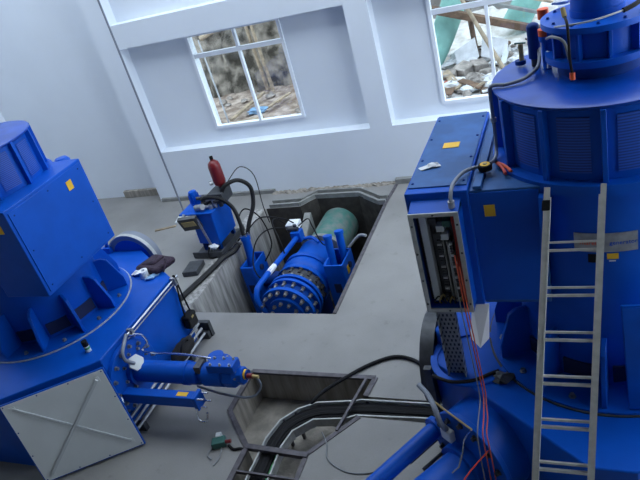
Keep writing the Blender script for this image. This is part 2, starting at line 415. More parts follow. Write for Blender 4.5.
def generator(name, label, cx, cy, bcx, bcy, seal, gus0, fin0, ch=(.79, .5)):
    t = thing(name, label, 'generator', (cx, cy, 0))
    B = 1.05
    base = MB().prism([(x, y, 0) for x, y in chamf(bcx, bcy, 1.45, 1.5, *ch)], (0, 0, B)).build('base', 'blue', t, bevel=.012)
    # round flange plate on the base with a bright seal line round it
    MB().lathe([(.55, B), (1.0, B), (1.0, B + .028), (.55, B + .028)], (cx, cy, 0), n=72, closed=True).build('base_flange', 'blue', t)
    MB().lathe([(1.0, B), (1.016, B), (1.016, B + .012), (1.0, B + .012)], (cx, cy, 0), n=72, closed=True).build('seal_line', seal, t)
    bolts([(cx + .9 * math.cos(a), cy + .9 * math.sin(a), B + .028) for a in [math.radians(gus0 + 15 + 30 * i) for i in range(12)]], (0, 0, 1), .02, .03, 'boltmetal', t)
    # stator body, thick lower ring with openings as blocks of painted shade between the gussets
    MB().lathe([(.70, B + .02), (.70, 2.8)], (cx, cy, 0), n=64).build('stator_body', 'blue', t)
    for i in range(12):
        a = math.radians(gus0 + 15 + 30 * i); c, q = math.cos(a), math.sin(a)
        MB().obox((cx + .694 * c, cy + .694 * q, B + .15), V(-q, c, 0) * .13, V(c, q, 0) * .018, V(0, 0, 1) * .075).build('opening_shade', 'void', t, smooth=False)
    gp = [(.69, B + .028), (.965, B + .028), (.965, B + .16), (.86, B + .46), (.80, B + .50), (.69, B + .50)]
    for i in range(12):
        a = math.radians(gus0 + 30 * i); c, q = math.cos(a), math.sin(a); w = V(-q, c, 0) * .018
        MB().prism([V(cx + r * c, cy + r * q, z) - w for r, z in gp], w * 2).build('gusset', 'blue', t, bevel=.004)
    # upper drum: flange, louvred shell, fins, top plate
    MB().lathe([(.5, 2.80), (.775, 2.80), (.775, 2.878), (.5, 2.878)], (cx, cy, 0), n=72, closed=True).build('drum_flange', 'blue', t)
    sh = MB().lathe([(.685, 2.86), (.685, 3.38)], (cx, cy, 0), n=72).build('drum_shell', 'blue', t)
    MB().lathe([(.715, 3.375), (.725, 3.385), (.725, 3.40), (.70, 3.41), (.0005, 3.415)], (cx, cy, 0), n=72).build('top_plate', 'bluetop', t)
    for i in range(12):
        a0 = math.radians(fin0 + 30 * i); c, q = math.cos(a0), math.sin(a0)
        MB().obox((cx + .705 * c, cy + .705 * q, 3.12), V(c, q, 0) * .035, V(-q, c, 0) * .017, V(0, 0, 1) * .26).build('fin', 'blue2', t, bevel=.004)
        g = MB(); n = 6; A = [a0 + math.radians(6.5 + 17 * k / n) for k in range(n + 1)]
        vs = [(cx + r * math.cos(a), cy + r * math.sin(a), z) for r, z in ((.686, 2.93), (.693, 2.93), (.693, 3.32), (.686, 3.32)) for a in A]
        fs = [(j * (n + 1) + k, j * (n + 1) + k + 1, (j + 1) * (n + 1) + k + 1, (j + 1) * (n + 1) + k) for j in range(3) for k in range(n)]
        g.add(vs, fs).build('louvre_panel', 'louvre', t)
    # pony drum on the top plate: dark slotted neck, two flanges, ribs, cap cylinder
    MB().lathe([(.27, 3.408), (.27, 3.508)], (cx, cy, 0), n=40).build('neck', 'navy', t)
    MB().lathe([(.2, 3.508), (.345, 3.508), (.345, 3.553), (.2, 3.553)], (cx, cy, 0), n=56, closed=True).build('brake_flange', 'blue', t)
    MB().lathe([(.27, 3.548), (.27, 3.745)], (cx, cy, 0), n=48).build('brake_housing', 'blue', t)
    MB().lathe([(.36, 3.740), (.36, 3.780), (.0005, 3.782)], (cx, cy, 0), n=56).build('housing_lid', 'blue2', t)
    for i in range(10):
        a = math.radians(fin0 + 12 + 36 * i); c, q = math.cos(a), math.sin(a)
        MB().obox((cx + .29 * c, cy + .29 * q, 3.635), V(c, q, 0) * .035, V(-q, c, 0) * .011, V(0, 0, 1) * .095).build('housing_rib', 'blue', t, bevel=.003)
    bolts([(cx + .31 * math.cos(a), cy + .31 * math.sin(a), 3.780) for a in [2 * PI * i / 12 for i in range(12)]], (0, 0, 1), .009, .014, 'navy', t)
    MB().lathe([(.172, 3.780), (.172, 3.825), (.165, 3.825), (.165, 4.125), (.0005, 4.145)], (cx, cy, 0), n=40).build('cap_cylinder', 'blue', t)
    return t

# ---- left machine
LX, LY = -6.54, 4.97
Lg = generator('turbine_generator', 'blue generator on the left with a grey cover panel leaning on its base', LX, LY, -6.6, 4.87, 'railgrey', 2, 28)
bx = MB().box(-6.25, -5.6, 4.26, 5.54, 1.80, 2.88).build('terminal_box', 'blue', Lg, bevel=.008)
MB().box(-5.60, -5.588, 4.30, 5.50, 1.84, 2.845).build('box_cover', 'blue', bx, bevel=.004)
bolts([(-5.588, y, z) for y in (4.36, 4.9, 5.44) for z in (1.9, 2.79)] + [(-5.588, 4.36, 2.35), (-5.588, 5.44, 2.35)], (1, 0, 0), .008, .008, 'navy', bx)
sticker(Lg, (-5.586, 5.22, 2.69), (0, .045, 0), (0, 0, .055), (1, 0, 0))
sticker(Lg, (-5.78, 4.258, 2.68), (.045, 0, 0), (0, 0, .05), (0, -1, 0))
MB().lathe([(.0005, 0), (.10, 0), (.10, .05), (.07, .09), (.0005, .1)], (-5.93, 5.60, 2.80), n=20).build('lifting_boss', 'blue', Lg)
MB().box(-6.62, -6.25, 4.4, 5.4, 1.95, 2.75).build('box_neck', 'navy', Lg)

# nozzle on the base's right face
FX, FY, FZ = -5.15, 4.38, .56
noz = MB().lathe([(.0005, 0), (.42, 0), (.42, .06), (.0005, .06)], (FX, FY, FZ), (1, 0, 0), 48).build('nozzle_flange', 'blue', Lg, bevel=.006)
bolts(ringpts((FX + .06, FY, FZ), (1, 0, 0), .36, 14, .2), (1, 0, 0), .019, .04, 'boltmetal', noz)
bolts(ringpts((FX + .06, FY + .05, FZ + .06), (1, 0, 0), .22, 8, .1), (1, 0, 0), .015, .035, 'boltmetal', noz)
nb = MB().lathe([(.165, .05), (.165, .12), (.128, .12), (.128, .78), (.14, .78), (.14, .84), (.128, .84), (.128, .98), (.09, .98), (.09, 1.06), (.135, 1.06), (.135, 1.30)], (FX, FY + .02, .60), (1, 0, 0), 32).build('nozzle_body', 'blue', Lg)
MB().lathe([(.138, 0), (.138, .12), (.125, .13), (.125, .17), (.138, .18), (.138, .30), (.10, .34), (.10, .40), (.0005, .41)], (FX + 1.15, FY + .02, .60), (1, 0, 0), 8).build('nozzle_head', 'blue2', Lg, bevel=.008)
MB().lathe([(.055, 0), (.055, .06), (.0005, .065)], (FX + 1.54, FY + .02, .62), (1, 0, 0), 16).build('tip_ring', 'navy', Lg)
MB().box(FX + 1.16, FX + 1.5, FY - .07, FY + .10, .70, .80).build('valve_block', 'blue', Lg, bevel=.01)
MB().lathe([(.0555, 0), (.0565, 0), (.0565, .025), (.0555, .025)], (FX + 1.56, FY + .02, .62), (1, 0, 0), 16, closed=True).build('tip_stripe', 'yellow', Lg)
bolts([(FX + 1.22 + .12 * i, FY + .0 + .06 * j, .80) for i in range(3) for j in (-.8, 1)], (0, 0, 1), .012, .025, 'boltmetal', Lg)
MB().box(FX + .98, FX + 1.06, FY - .06, FY + .1, .67, .76).build('coupling_window', 'boltdark', Lg)
pl = MB().cyl((FX + 1.6, FY + .0, .62), (FX + 1.66, FY + .0, .62), .03).build('plug', 'red', Lg)
MB().cyl((FX + 1.66, FY, .62), (FX + 1.74, FY - .01, .62), .018).build('plug_tip', 'tan', pl)
MB().tube([(FX + 1.7, FY, .62), (FX + 1.74, FY - .03, .50), (FX + 1.62, FY - .1, .40), (FX + 1.3, FY - .12, .44), (FX + .95, FY - .08, .5)], .014).build('signal_cable', 'conduit', Lg)
MB().lathe([(.0005, 0), (.16, 0), (.16, .05), (.05, .05), (.05, .12), (.10, .12), (.10, .16), (.0005, .16)], (FX + .98, FY + .36, .40), (0, 0, 1), 24).build('drain_flange', 'blue', Lg)
bolts(ringpts((FX + .98, FY + .36, .45), (0, 0, 1), .125, 8), (0, 0, 1), .014, .03, 'boltmetal', Lg)
MB().cyl((FX + .92, FY + .3, .44), (FX + .92, FY + .08, .56), .06).build('drain_stub', 'blue', Lg)
# square servo bar below with tie rods
bolts([(FX + 1.44, FY + .02 + .10 * math.cos(a), .60 + .10 * math.sin(a)) for a in (.4, 1.2, 2.0, 2.8, 5.8)], (1, 0, 0), .014, .05, 'boltmetal', Lg)
sv = MB().box(FX + .04, FX + 1.02, FY - .31, FY - .19, .40, .54).build('servo_bar', 'blue', Lg, bevel=.01)
MB().box(FX + 1.02, FX + 1.07, FY - .33, FY - .17, .38, .56).build('servo_end', 'blue', sv, bevel=.006)
for dy, dz in ((-.3, .41), (-.2, .41), (-.2, .53), (-.3, .53)):
    MB().cyl((FX + 1.06, FY + dy, dz), (FX + 1.16, FY + dy, dz), .011, n=10).build('tie_rod', 'chrome', sv)
sticker(Lg, (FX + .86, FY - .25, .54), (.07, 0, 0), (0, .03, 0), (0, 0, 1))
MB().tube([(FX + 1.05, FY - .33, .42), (FX + 1.03, FY - .36, .28), (FX + 1.12, FY - .36, .25), (FX + 1.16, FY - .33, .36)], .012).build('grease_loop', 'chrome', Lg)
MB().lathe([(.0005, 0), (.10, 0), (.10, .03), (.0005, .03)], (FX + .17, FY - .02, .76), (1, -.3, .7), 6).build('hexagon_plate', 'panel', Lg, bevel=.004)
MB().tube([(FX + .04, 4.53, 1.03), (FX + .09, 4.42, 1.02), (FX + .12, 4.30, .97), (FX + .14, 4.27, .88), (FX + .18, 4.33, .78)], .022).build('hydraulic_line', 'conduit', Lg)
MB().tube([(FX + .05, 4.56, 1.0), (FX + .12, 4.66, .93), (FX + .16, 4.66, .80), (FX + .16, 4.55, .76), (FX + .75, 4.52, .77), (FX + 1.15, 4.47, .77)], .012).build('pressure_line', 'chrome', Lg)
for dz in (0, .05):
    MB().cyl((FX + .04, 4.53, 1.02 - dz), (FX + .04, 5.74, 1.02 - dz), .014 if dz == 0 else .007, n=12).build('edge_pipe', 'chrome' if dz == 0 else 'steel', Lg)
for y in (4.6, 5.62): MB().box(FX, FX + .075, y, y + .035, .94, 1.05).build('pipe_clip', 'steel', Lg)
MB().tube([(FX + .06, 4.03, .55), (FX + .12, 3.98, .50), (FX + .12, 3.96, .40), (FX + .06, 4.05, .30)], .02).build('lifting_hook', 'chrome', Lg)
for k, (dx, dz) in enumerate(((.07, .22), (.12, .17), (.17, .12))):
    MB().cyl((FX + dx, 3.95, dz), (FX + dx, 5.72 - .04 * k, dz), .019, n=10).build('floor_pipe', 'steel', Lg)
for y in (4.02, 4.5, 5.2, 5.66): MB().box(FX + .02, FX + .20, y, y + .06, 0.0, .11).build('pipe_saddle', 'darkgrey', Lg)
MB().box(FX + .02, FX + .22, 5.72, 5.78, 0, .24).build('pipe_stop', 'darkgrey', Lg)
# ring cover on the far face
rg = MB().lathe([(.33, 0), (.40, 0), (.40, .16), (.33, .16)], (-6.30, 6.36, .90), (0, 1, 0), 40, closed=True).build('port_ring', 'conduit', Lg)
MB().lathe([(.0005, 0), (.33, 0), (.33, .05), (.0005, .05)], (-6.30, 6.37, .90), (0, 1, 0), 40).build('port_cover', 'blue', rg)
MB().lathe([(.402, -.01), (.415, -.01), (.415, .05), (.402, .05)], (-6.30, 6.36, .90), (0, 1, 0), 40, closed=True).build('port_seal', 'railgrey', rg)
MB().box(-6.75, -6.6, 6.30, 6.42, 1.05, 1.14).build('lever_clamp', 'blue2', Lg, bevel=.01)
MB().cyl((-6.70, 6.36, 1.12), (-6.62, 6.36, 1.28), .025).build('clamp_handle', 'blue2', Lg)

# ---- right machine
RX, RY = .055, 4.72
Rg = generator('turbine_generator', 'blue generator on the right behind the ladder, with open terminal cabinet on its side', RX, RY, .03, 4.72, 'darkgrey', -64, -89.7, (.47, .15))
bx = MB().box(-1.29, -.83, 4.02, 5.47, 1.87, 2.88).build('terminal_box', 'blue', Rg, bevel=.008)
MB().box(-1.275, -.845, 4.10, 5.455, 2.88, 2.889).build('box_lid', 'dustlid', bx, bevel=.003)
bolts([(x, y, 2.889) for x in (-1.25, -.87) for y in (4.16, 4.55, 4.95, 5.35)], (0, 0, 1), .009, .008, 'navy', bx)
bn = MB().box(-.83, -.34, 4.06, 5.40, 1.86, 2.85).build('box_neck', 'dustlid', Rg, bevel=.006)
MB().box(-.80, -.74, 4.06, 5.40, 2.86, 2.885).build('neck_ridge', 'dustlid', bn, bevel=.004)
MB().box(-.83, -.36, 4.05, 4.062, 1.89, 2.835).build('neck_cover', 'blue', bn, bevel=.003)
sticker(Rg, (-.70, 4.048, 2.69), (.038, 0, 0), (0, 0, .046), (0, -1, 0))
sticker(Rg, (-1.06, 4.80, 2.889), (.065, 0, 0), (0, .05, 0), (0, 0, 1))
MB().prism([V(-.36, 4.055, 2.30), V(-.36, 3.98, 2.34), V(-.36, 3.90, 2.50), V(-.36, 3.90, 2.66), V(-.36, 3.99, 2.80), V(-.36, 4.055, 2.80)], (.03, 0, 0)).build('side_bracket', 'blue', Rg)
# open cabinet: hollow shell, white frame, back plate, ducts, terminals, wires
tc = MB()
x0, x1, y0, y1, z0, z1 = -1.245, -.885, 3.87, 4.02, 1.92, 2.80
tc.box(x0, x0 + .012, y0, y1, z0, z1).box(x1 - .012, x1, y0, y1, z0, z1).box(x0, x1, y0, y1, z0, z0 + .012).prism([(x0, y0, z1 - .03), (x0, y0, z1 - .012), (x0, y1, z1 + .03), (x0, y1, z1 - .03)], (x1 - x0, 0, 0))
cab = tc.build('terminal_cabinet', 'blue', Rg, bevel=.002)
fr = MB().box(x0, x0 + .034, y0 - .012, y0, z0, z1).box(x1 - .034, x1, y0 - .012, y0, z0, z1).box(x0 + .034, x1 - .034, y0 - .012, y0, z0, z0 + .034).box(x0 + .034, x1 - .034, y0 - .012, y0, z1 - .03, z1)
fr.build('cabinet_frame', 'railgrey', cab, smooth=False)
bolts([(x, y0 - .012, z) for x in (x0 + .017, x1 - .017) for z in (2.0, 2.22, 2.46, 2.7)] + [((x0 + x1) / 2, y0 - .012, z0 + .017), ((x0 + x1) / 2, y0 - .012, z1 - .015)], (0, -1, 0), .006, .008, 'darkgrey', cab, 'screw')
MB().box(x0 + .012, x1 - .012, y1 - .006, y1 - .001, z0 + .012, z1 - .03).build('mounting_plate', 'darkgrey', cab, smooth=False)
MB().box(-1.19, -1.14, 3.93, 4.01, 1.98, 2.76).build('cable_duct', 'panel', cab, smooth=False)
MB().box(-1.055, -1.045, 3.96, 4.01, 1.96, 2.5).build('terminal_rail', 'railgrey', cab, smooth=False)
MB().box(-1.025, -1.017, 3.95, 4.01, 1.95, 2.5).build('terminal_rail', 'railgrey', cab, smooth=False)
for i in range(22):
    z = 1.97 + i * .025
    MB().box(-1.095, -1.06, 3.95, 4.01, z, z + .018).build('terminal', 'darkgrey' if i % 4 else 'steel', cab, smooth=False)
    MB().box(-1.012, -.985, 3.95, 4.01, z, z + .018).build('terminal', 'panel' if i % 4 == 0 else 'darkgrey', cab, smooth=False)
for (x, z, mm) in ((-1.10, 2.69, 'darkgrey'), (-1.05, 2.62, 'panel'), (-1.0, 2.66, 'green'), (-1.03, 2.55, 'panel'), (-1.08, 2.56, 'darkgrey')):
    MB().box(x - .03, x + .03, 3.94, 4.01, z - .025, z + .025).build('relay', mm, cab, bevel=.003)
for k in range(5):
    xx = -.965 + .012 * k
    MB().tube([(xx, 3.97, 2.72), (xx + .01, 3.95, 2.5), (xx - .005 + .003 * k, 3.94, 2.2), (xx - .004, 3.95, 1.95)], .005, 6).build('red_lead', 'redwire', cab)
for k in range(6):
    a = k * 1.1
    MB().tube([(-1.18 + .035 * k, 3.95, 1.94), (-1.19 + .04 * k, 3.92, 1.98), (-1.15 + .035 * k, 3.93, 2.02 + .02 * math.sin(a)), (-1.13 + .03 * k, 3.96, 1.95)], .007, 6).build('loose_lead', 'tan' if k % 2 else 'darkgrey', cab)
# grey conduit from the drum over the box to the cabinet
MB().tube([(-.56, 4.52, 3.43), (-.66, 4.55, 3.42), (-.675, 4.58, 3.3), (-.675, 4.56, 2.95), (-.69, 4.38, 2.91), (-.84, 4.27, 2.92), (-.90, 4.18, 2.92), (-.93, 4.02, 2.92), (-.935, 3.93, 2.86), (-.935, 3.93, 2.80)], .014, 10).build('conduit', 'conduit', Rg)
MB().cyl((-.935, 3.93, 2.78), (-.935, 3.93, 2.85), .024).build('conduit_gland', 'steel', Rg)
MB().cyl((-.675, 4.58, 3.14), (-.675, 4.58, 3.17), .022).build('conduit_clip', 'steel', Rg)
MB().tube([(-.34, 4.90, 3.55), (-.34, 4.72, 3.47), (-.43, 4.57, 3.44), (-.56, 4.52, 3.43)], .013, 10).build('conduit', 'conduit', Rg)
# instrument cluster on the top plate, left of the brake housing
MB().dome((-.37, 4.90, 3.475), (-.37, 4.90, 3.70), .045).build('oil_bottle', 'navy', Rg)
MB().cyl((-.37, 4.90, 3.415), (-.37, 4.90, 3.475), .03).build('bottle_stem', 'darkgrey', Rg)
MB().cyl((-.285, 4.80, 3.415), (-.285, 4.80, 3.615), .03).cyl((-.285, 4.80, 3.615), (-.285, 4.80, 3.655), .045).build('valve_body', 'blue', Rg)
MB().cyl((-.285, 4.80, 3.655), (-.285, 4.80, 3.700), .046).build('valve_knob', 'orange', Rg)
MB().cyl((-.30, 5.02, 3.715), (-.30, 5.02, 3.785), .04).build('valve_knob', 'orange', Rg)
MB().cyl((-.30, 5.02, 3.415), (-.30, 5.02, 3.715), .02).build('valve_stem', 'darkgrey', Rg)
MB().cyl((-.47, 4.95, 3.455), (-.47, 4.95, 3.575), .018).build('cock', 'tan', Rg)
MB().bar((-.51, 4.95, 3.585), (-.43, 4.93, 3.585), .014, .01).build('cock_handle', 'green', Rg)
MB().lathe([(.0005, 0), (.04, 0), (.04, .03), (.0005, .03)], (-.48, 4.95, 3.425), n=14).build('cock_base', 'navy', Rg)
MB().cyl((-.27, 4.74, 3.435), (-.27, 4.74, 3.555), .014).build('sight_glass', 'white', Rg)
MB().tube([(-.14, 4.50, 3.835), (-.125, 4.36, 3.830), (-.12, 4.33, 3.755), (-.12, 4.33, 3.605), (-.11, 4.34, 3.505)], .009, 8).build('sensor_cable', 'black', Rg)
MB().cyl((-.14, 4.50, 3.835), (-.15, 4.53, 3.885), .016).build('cable_plug', 'tan', Rg)
MB().cyl((-.11, 4.325, 3.470), (-.11, 4.335, 3.515), .018).build('sensor_plug', 'orange', Rg)
MB().tube([(-.27, 4.70, 3.655), (-.22, 4.44, 3.735), (-.15, 4.36, 3.715), (-.125, 4.345, 3.605)], .010, 8).build('air_line', 'greywire', Rg)
MB().tube([(-.26, 4.76, 3.715), (-.17, 4.42, 3.800), (.02, 4.34, 3.825), (.20, 4.44, 3.830)], .006, 8).build('air_line', 'railgrey', Rg)
MB().tube([(.20, 4.44, 3.830), (.27, 4.5, 3.840), (.33, 4.62, 3.845)], .016, 8).build('wrapped_cable', 'black', Rg)
MB().blob((-.17, 4.95, 3.830), .07, .05, .02, 10, .2, 3).build('rag', 'panel', Rg)
# nozzle on the chamfered corner
n_ = V(-.6, -.8, 0); t_ = V(.8, -.6, 0); o_ = V(-1.42, 3.93, 0)
def rc(u, out, z): return o_ + t_ * u + n_ * out + V(0, 0, z)
nf = MB().lathe([(.0005, 0), (.43, 0), (.43, .05), (.0005, .05)], rc(.47, -.005, .56), n_, 48).build('nozzle_flange', 'blue', Rg, bevel=.006)
MB().cyl(rc(.47, -.36, .56), rc(.47, 0, .56), .405, n=48).build('nozzle_neck', 'blue', Rg)
bolts(ringpts(rc(.47, .045, .56), n_, .36, 14, .1), n_, .02, .035, 'boltdark', nf)
MB().lathe([(.25, 0), (.25, .10), (.20, .10), (.20, .62), (.22, .62), (.22, .72), (.14, .75), (.14, 1.0)], rc(.44, .03, .42), n_, 36).build('nozzle_body', 'blue', Rg)
MB().cyl(rc(.07, -.0, .62), rc(.07, 1.15, .50), .075, n=28).build('servo_tube', 'blue', Rg)
MB().lathe([(.11, 0), (.11, .05)], rc(.07, .02, .62), n_, 24).build('servo_collar', 'blue', Rg)
for u, z in ((-.03, .45), (.0, .40), (.20, .48)):
    MB().cyl(rc(u, .0, z), rc(u, .35, z - .03), .016, n=10).build('tie_rod', 'darkgrey', Rg)
MB().obox(rc(.30, .09, .76), t_ * .06, n_ * .03, V(0, 0, 1) * .06).build('sensor_box', 'panel', Rg, bevel=.01)
MB().tube([rc(.30, .10, .82), rc(.30, .14, .93), rc(.24, .12, 1.02), rc(.10, .06, 1.04), rc(-.06, .03, 1.05)], .024, 10).build('sensor_cable', 'conduit', Rg)
MB().tube([rc(.05, .03, .97), rc(.30, .05, .99), rc(.58, .05, .985)], .008, 6).build('thin_pipe', 'tan', Rg)
MB().tube([rc(.58, .06, .985), rc(.52, .10, .86), rc(.54, .22, .66), rc(.40, .40, .48), rc(.2, .6, .3)], .008, 6, 1).build('thin_pipe', 'chrome', Rg)
# ring cover on the left face of the base
rg = MB().lathe([(.40, 0), (.46, 0), (.46, .13), (.40, .13)], (-1.42, 4.64, .76), (-1, 0, 0), 40, closed=True).build('port_ring', 'darkgrey', Rg)
MB().lathe([(.0005, 0), (.40, 0), (.40, .05), (.0005, .05)], (-1.43, 4.64, .76), (-1, 0, 0), 40).build('port_cover', 'navy', rg)
MB().box(-1.49, -1.42, 4.14, 4.20, .05, 1.04).build('edge_flange', 'darkgrey', Rg, bevel=.005)
MB().dome((-1.34, 4.52, 1.04), (-1.34, 4.52, 1.18), .08).build('valve_dome', 'blue', Rg)
MB().cyl((-1.36, 4.72, 1.04), (-1.36, 4.72, 1.2), .035).cyl((-1.36, 4.72, 1.16), (-1.36, 4.60, 1.18), .028).build('brass_valve', 'tan', Rg)
MB().lathe([(.30, B_ := 1.05), (.36, 1.05), (.36, 1.068), (.30, 1.068)], (-1.08, 4.30, 0), n=32, closed=True).build('floor_ring', 'blue', Rg)
# perforated cable riser between base and cabinet
pr = MB().box(-1.245, -1.235, 4.06, 4.12, 1.05, 1.87).box(-1.10, -1.09, 4.06, 4.12, 1.05, 1.87).box(-1.245, -1.09, 4.11, 4.12, 1.05, 1.87).build('cable_riser', 'perf', Rg, smooth=False)
# nameplate and stickers on the drum body
def on_drum(r, a, z): return V(RX + r * math.cos(a), RY + r * math.sin(a), z)
npz0, npz1, pa, pb = 2.325, 2.475, math.radians(-107.5), math.radians(-74.5)
g = MB(); n = 14
for r in (.698, .706):
    pass
vs = [on_drum(r, pa + (pb - pa) * k / n, z) for r, z in ((.699, npz0), (.706, npz0), (.706, npz1), (.699, npz1)) for k in range(n + 1)]
fs = [(j * (n + 1) + k, j * (n + 1) + k + 1, (j + 1) * (n + 1) + k + 1, (j + 1) * (n + 1) + k) for j in range(3) for k in range(n)]
plate = g.add(vs, fs).build('nameplate', 'steel', Rg)
def drum_text(txt, size, a_start, z, material, parent):
    cu = bpy.data.curves.new('lettering', 'FONT'); cu.body = txt; cu.size = size; cu.extrude = .0008
    tmp = bpy.data.objects.new('lettering', cu); COL.objects.link(tmp)
    dg = bpy.context.evaluated_depsgraph_get(); me = bpy.data.meshes.new_from_object(tmp.evaluated_get(dg))
    COL.objects.unlink(tmp); bpy.data.objects.remove(tmp)
    off = world_loc(parent)
    for v in me.vertices:
        a = a_start + v.co.x / .708; v.co = on_drum(.7075 + v.co.z, a, z + v.co.y) - off
    me.materials.clear(); me.materials.append(M[material])
    o = bpy.data.objects.new('lettering', me); COL.objects.link(o); o.parent = parent; return o
drum_text('generators', .044, math.radians(-89), 2.385, 'blue2', plate)
drum_text('marelli', .048, math.radians(-104.5), 2.385, 'orange', plate)
def drum_patch(name, a0, a1, z0, z1, material, parent):
    n = 4; vs = [on_drum(r, a0 + (a1 - a0) * k / n, z) for r, z in ((.699, z0), (.704, z0), (.704, z1), (.699, z1)) for k in range(n + 1)]
    fs = [(j * (n + 1) + k, j * (n + 1) + k + 1, (j + 1) * (n + 1) + k + 1, (j + 1) * (n + 1) + k) for j in range(3) for k in range(n)]
    return MB().add(vs, fs).build(name, material, parent)
sk = drum_patch('sticker', math.radians(-90.5), math.radians(-84.5), 2.265, 2.31, 'yellow', Rg); sk['label'] = 'yellow warning sticker'
drum_patch('rating_plate', math.radians(-100.5), math.radians(-94.5), 2.235, 2.305, 'black', Rg)
drum_patch('small_print', math.radians(-89.5), math.radians(-86), 2.245, 2.253, 'panel', Rg)

# ------------------------------------------------------------------ leaning panels
def rect_panel(name, label, cat, p00, p10, up, th, mat_face, mat_edge, cross=True):
    p00, p10, up = Vector(p00), Vector(p10), Vector(up); u = p10 - p00; n = u.cross(up).normalized()
    t = thing(name, label, cat, tuple((p00 + p10) / 2))
    c = p00 + u / 2 + up / 2
    MB().obox(c - n * th / 2, u / 2, up / 2, n * th / 2).build('cover_sheet', mat_edge, t, bevel=.003)
    MB().obox(c + n * .003, u / 2 * .975, up / 2 * .975, n * .003).build('inner_face', mat_face, t, smooth=False)
    if cross:
        A = lambda a, b: p00 + u * a + up * b + n * .006
        MB().bar(A(.10, .92), A(.90, .10), .03, .024, n).build('brace', 'brace_shade', t, smooth=False)
        MB().bar(A(.90, .90) + n * .012, A(.10, .08) + n * .012, .03, .03, n).build('brace', 'brace_shade', t, smooth=False)
        for a, b in ((.10, .92), (.90, .10), (.90, .90), (.10, .08)):
            MB().obox(A(a, b), u.normalized() * .03, up.normalized() * .03, n * .005).build('brace_plate', mat_face, t, smooth=False)
        bolts([A(a, b) - n * .001 for a in (.03, .35, .65, .97) for b in (.03, .97)] + [A(a, b) - n * .001 for a in (.03, .97) for b in (.35, .65)], n, .006, .006, 'navy', t, 'rivet')
    return t
rect_panel('cover_panel', 'grey square cover panel with crossed braces, leaning against the left machine base', 'panel', (-5.79, 3.17, .02), (-4.84, 3.83, .02), (-.20, .145, 1.02), .03, 'panel', 'blue')
pr2 = rect_panel('cover_panel', 'flat blue cover panel leaning on the right machine behind the ladder at the photo edge', 'panel', (.155, 3.76, 1.085), (.72, 3.79, 1.085), (-.035, .075, .91), .02, 'blue2', 'blue2', cross=False)

# ------------------------------------------------------------------ ladder
lad = thing('ladder', 'aluminium ladder leaning against the drum of the right generator', 'ladder', (-.20, 2.30, 0))
TL, TR_, = V(-.29, 3.885, 2.93), V(.045, 3.885, 2.93)
BL, BR = V(-.585, 2.36, 0), V(-.215, 2.36, 0)
nrm = V(0, -1.0, .54).normalized()
for a, b in ((BL, TL), (BR, TR_)):
    m = MB(); d = (b - a)
    m.bar(a, b, .012, .062, nrm); m.bar(a + nrm * .03, b + nrm * .03, .034, .006, nrm); m.bar(a - nrm * .03, b - nrm * .03, .034, .006, nrm)
    sgn = 1 if a is BL else -1
    m.bar(a + V(sgn * .022, 0, 0) + nrm * .01, b + V(sgn * .022, 0, 0) + nrm * .01 - d * .02, .01, .05, nrm)
    m.build('rail', 'alu', lad, smooth=False)
    MB().obox(a + V(0, 0, .02), (.028, 0, 0), (0, .05, 0), (0, 0, .02)).build('foot', 'black', lad, bevel=.006)
for i in range(10):
    k = .0895 * (i + 1) - .012
    a = BL.lerp(TL, k); b = BR.lerp(TR_, k); up = (TL - BL).normalized()
    m = MB().bar(a + up * .026, b + up * .026, .013, .030, nrm).bar(a - up * .026, b - up * .026, .016, .034, nrm)
    m.build('rung', 'alu', lad, smooth=False)
MB().obox(BL.lerp(TL, .965), (.026, 0, 0), nrm * .038, (TL - BL).normalized() * .035).build('rail_grip', 'black', lad, bevel=.006)

# ------------------------------------------------------------------ valve in the pit
VX, VZ = -4.47, -.60
val = thing('inlet_valve', 'blue spherical inlet valve with bolted flanges down in the floor pit', 'valve', (VX, 7.6, -2.0))
Y_ = (0, 1, 0)
def vf(y0, y1, r, ri, name, material='blue'):
    return MB().lathe([(ri, y0), (r, y0), (r, y1), (ri, y1)], (VX, 0, VZ), Y_, 44, closed=True).build(name, material, val, bevel=.004)
f1 = vf(6.98, 7.05, .46, .10, 'flange')
f2 = vf(7.22, 7.28, .46, .2, 'flange')
f2b = vf(7.33, 7.39, .46, .2, 'flange')
f3 = vf(7.62, 7.70, .44, .2, 'flange')
f4 = vf(7.95, 8.05, .44, .2, 'flange')
MB().lathe([(.33, 7.0), (.34, 7.3), (.34, 7.65), (.42, 7.75), (.44, 7.85), (.40, 8.0), (.36, 8.4), (.36, 8.54)], (VX, 0, VZ), Y_, 40).build('valve_body', 'blue', val)
bolts(ringpts((VX, 6.98, VZ), (0, -1, 0), .40, 18, .1), (0, -1, 0), .026, .07, 'boltmetal', f1)
MB().lathe([(.0005, 6.93), (.30, 6.93), (.30, 6.99), (.0005, 6.99)], (VX, 0, VZ), Y_, 36).build('end_cover', 'blue', val)
bolts(ringpts((VX, 6.93, VZ), (0, -1, 0), .22, 10, .1), (0, -1, 0), .024, .05, 'boltmetal', f1)
bolts(ringpts((VX, 7.22, VZ), (0, -1, 0), .405, 16, .05), (0, -1, 0), .026, .09, 'boltmetal', f2)
bolts(ringpts((VX, 7.39, VZ), (0, 1, 0), .405, 16, .05), (0, 1, 0), .026, .08, 'boltmetal', f2b)
bolts(ringpts((VX, 7.62, VZ), (0, -1, 0), .395, 16, .12), (0, -1, 0), .03, .10, 'boltdark', f3)
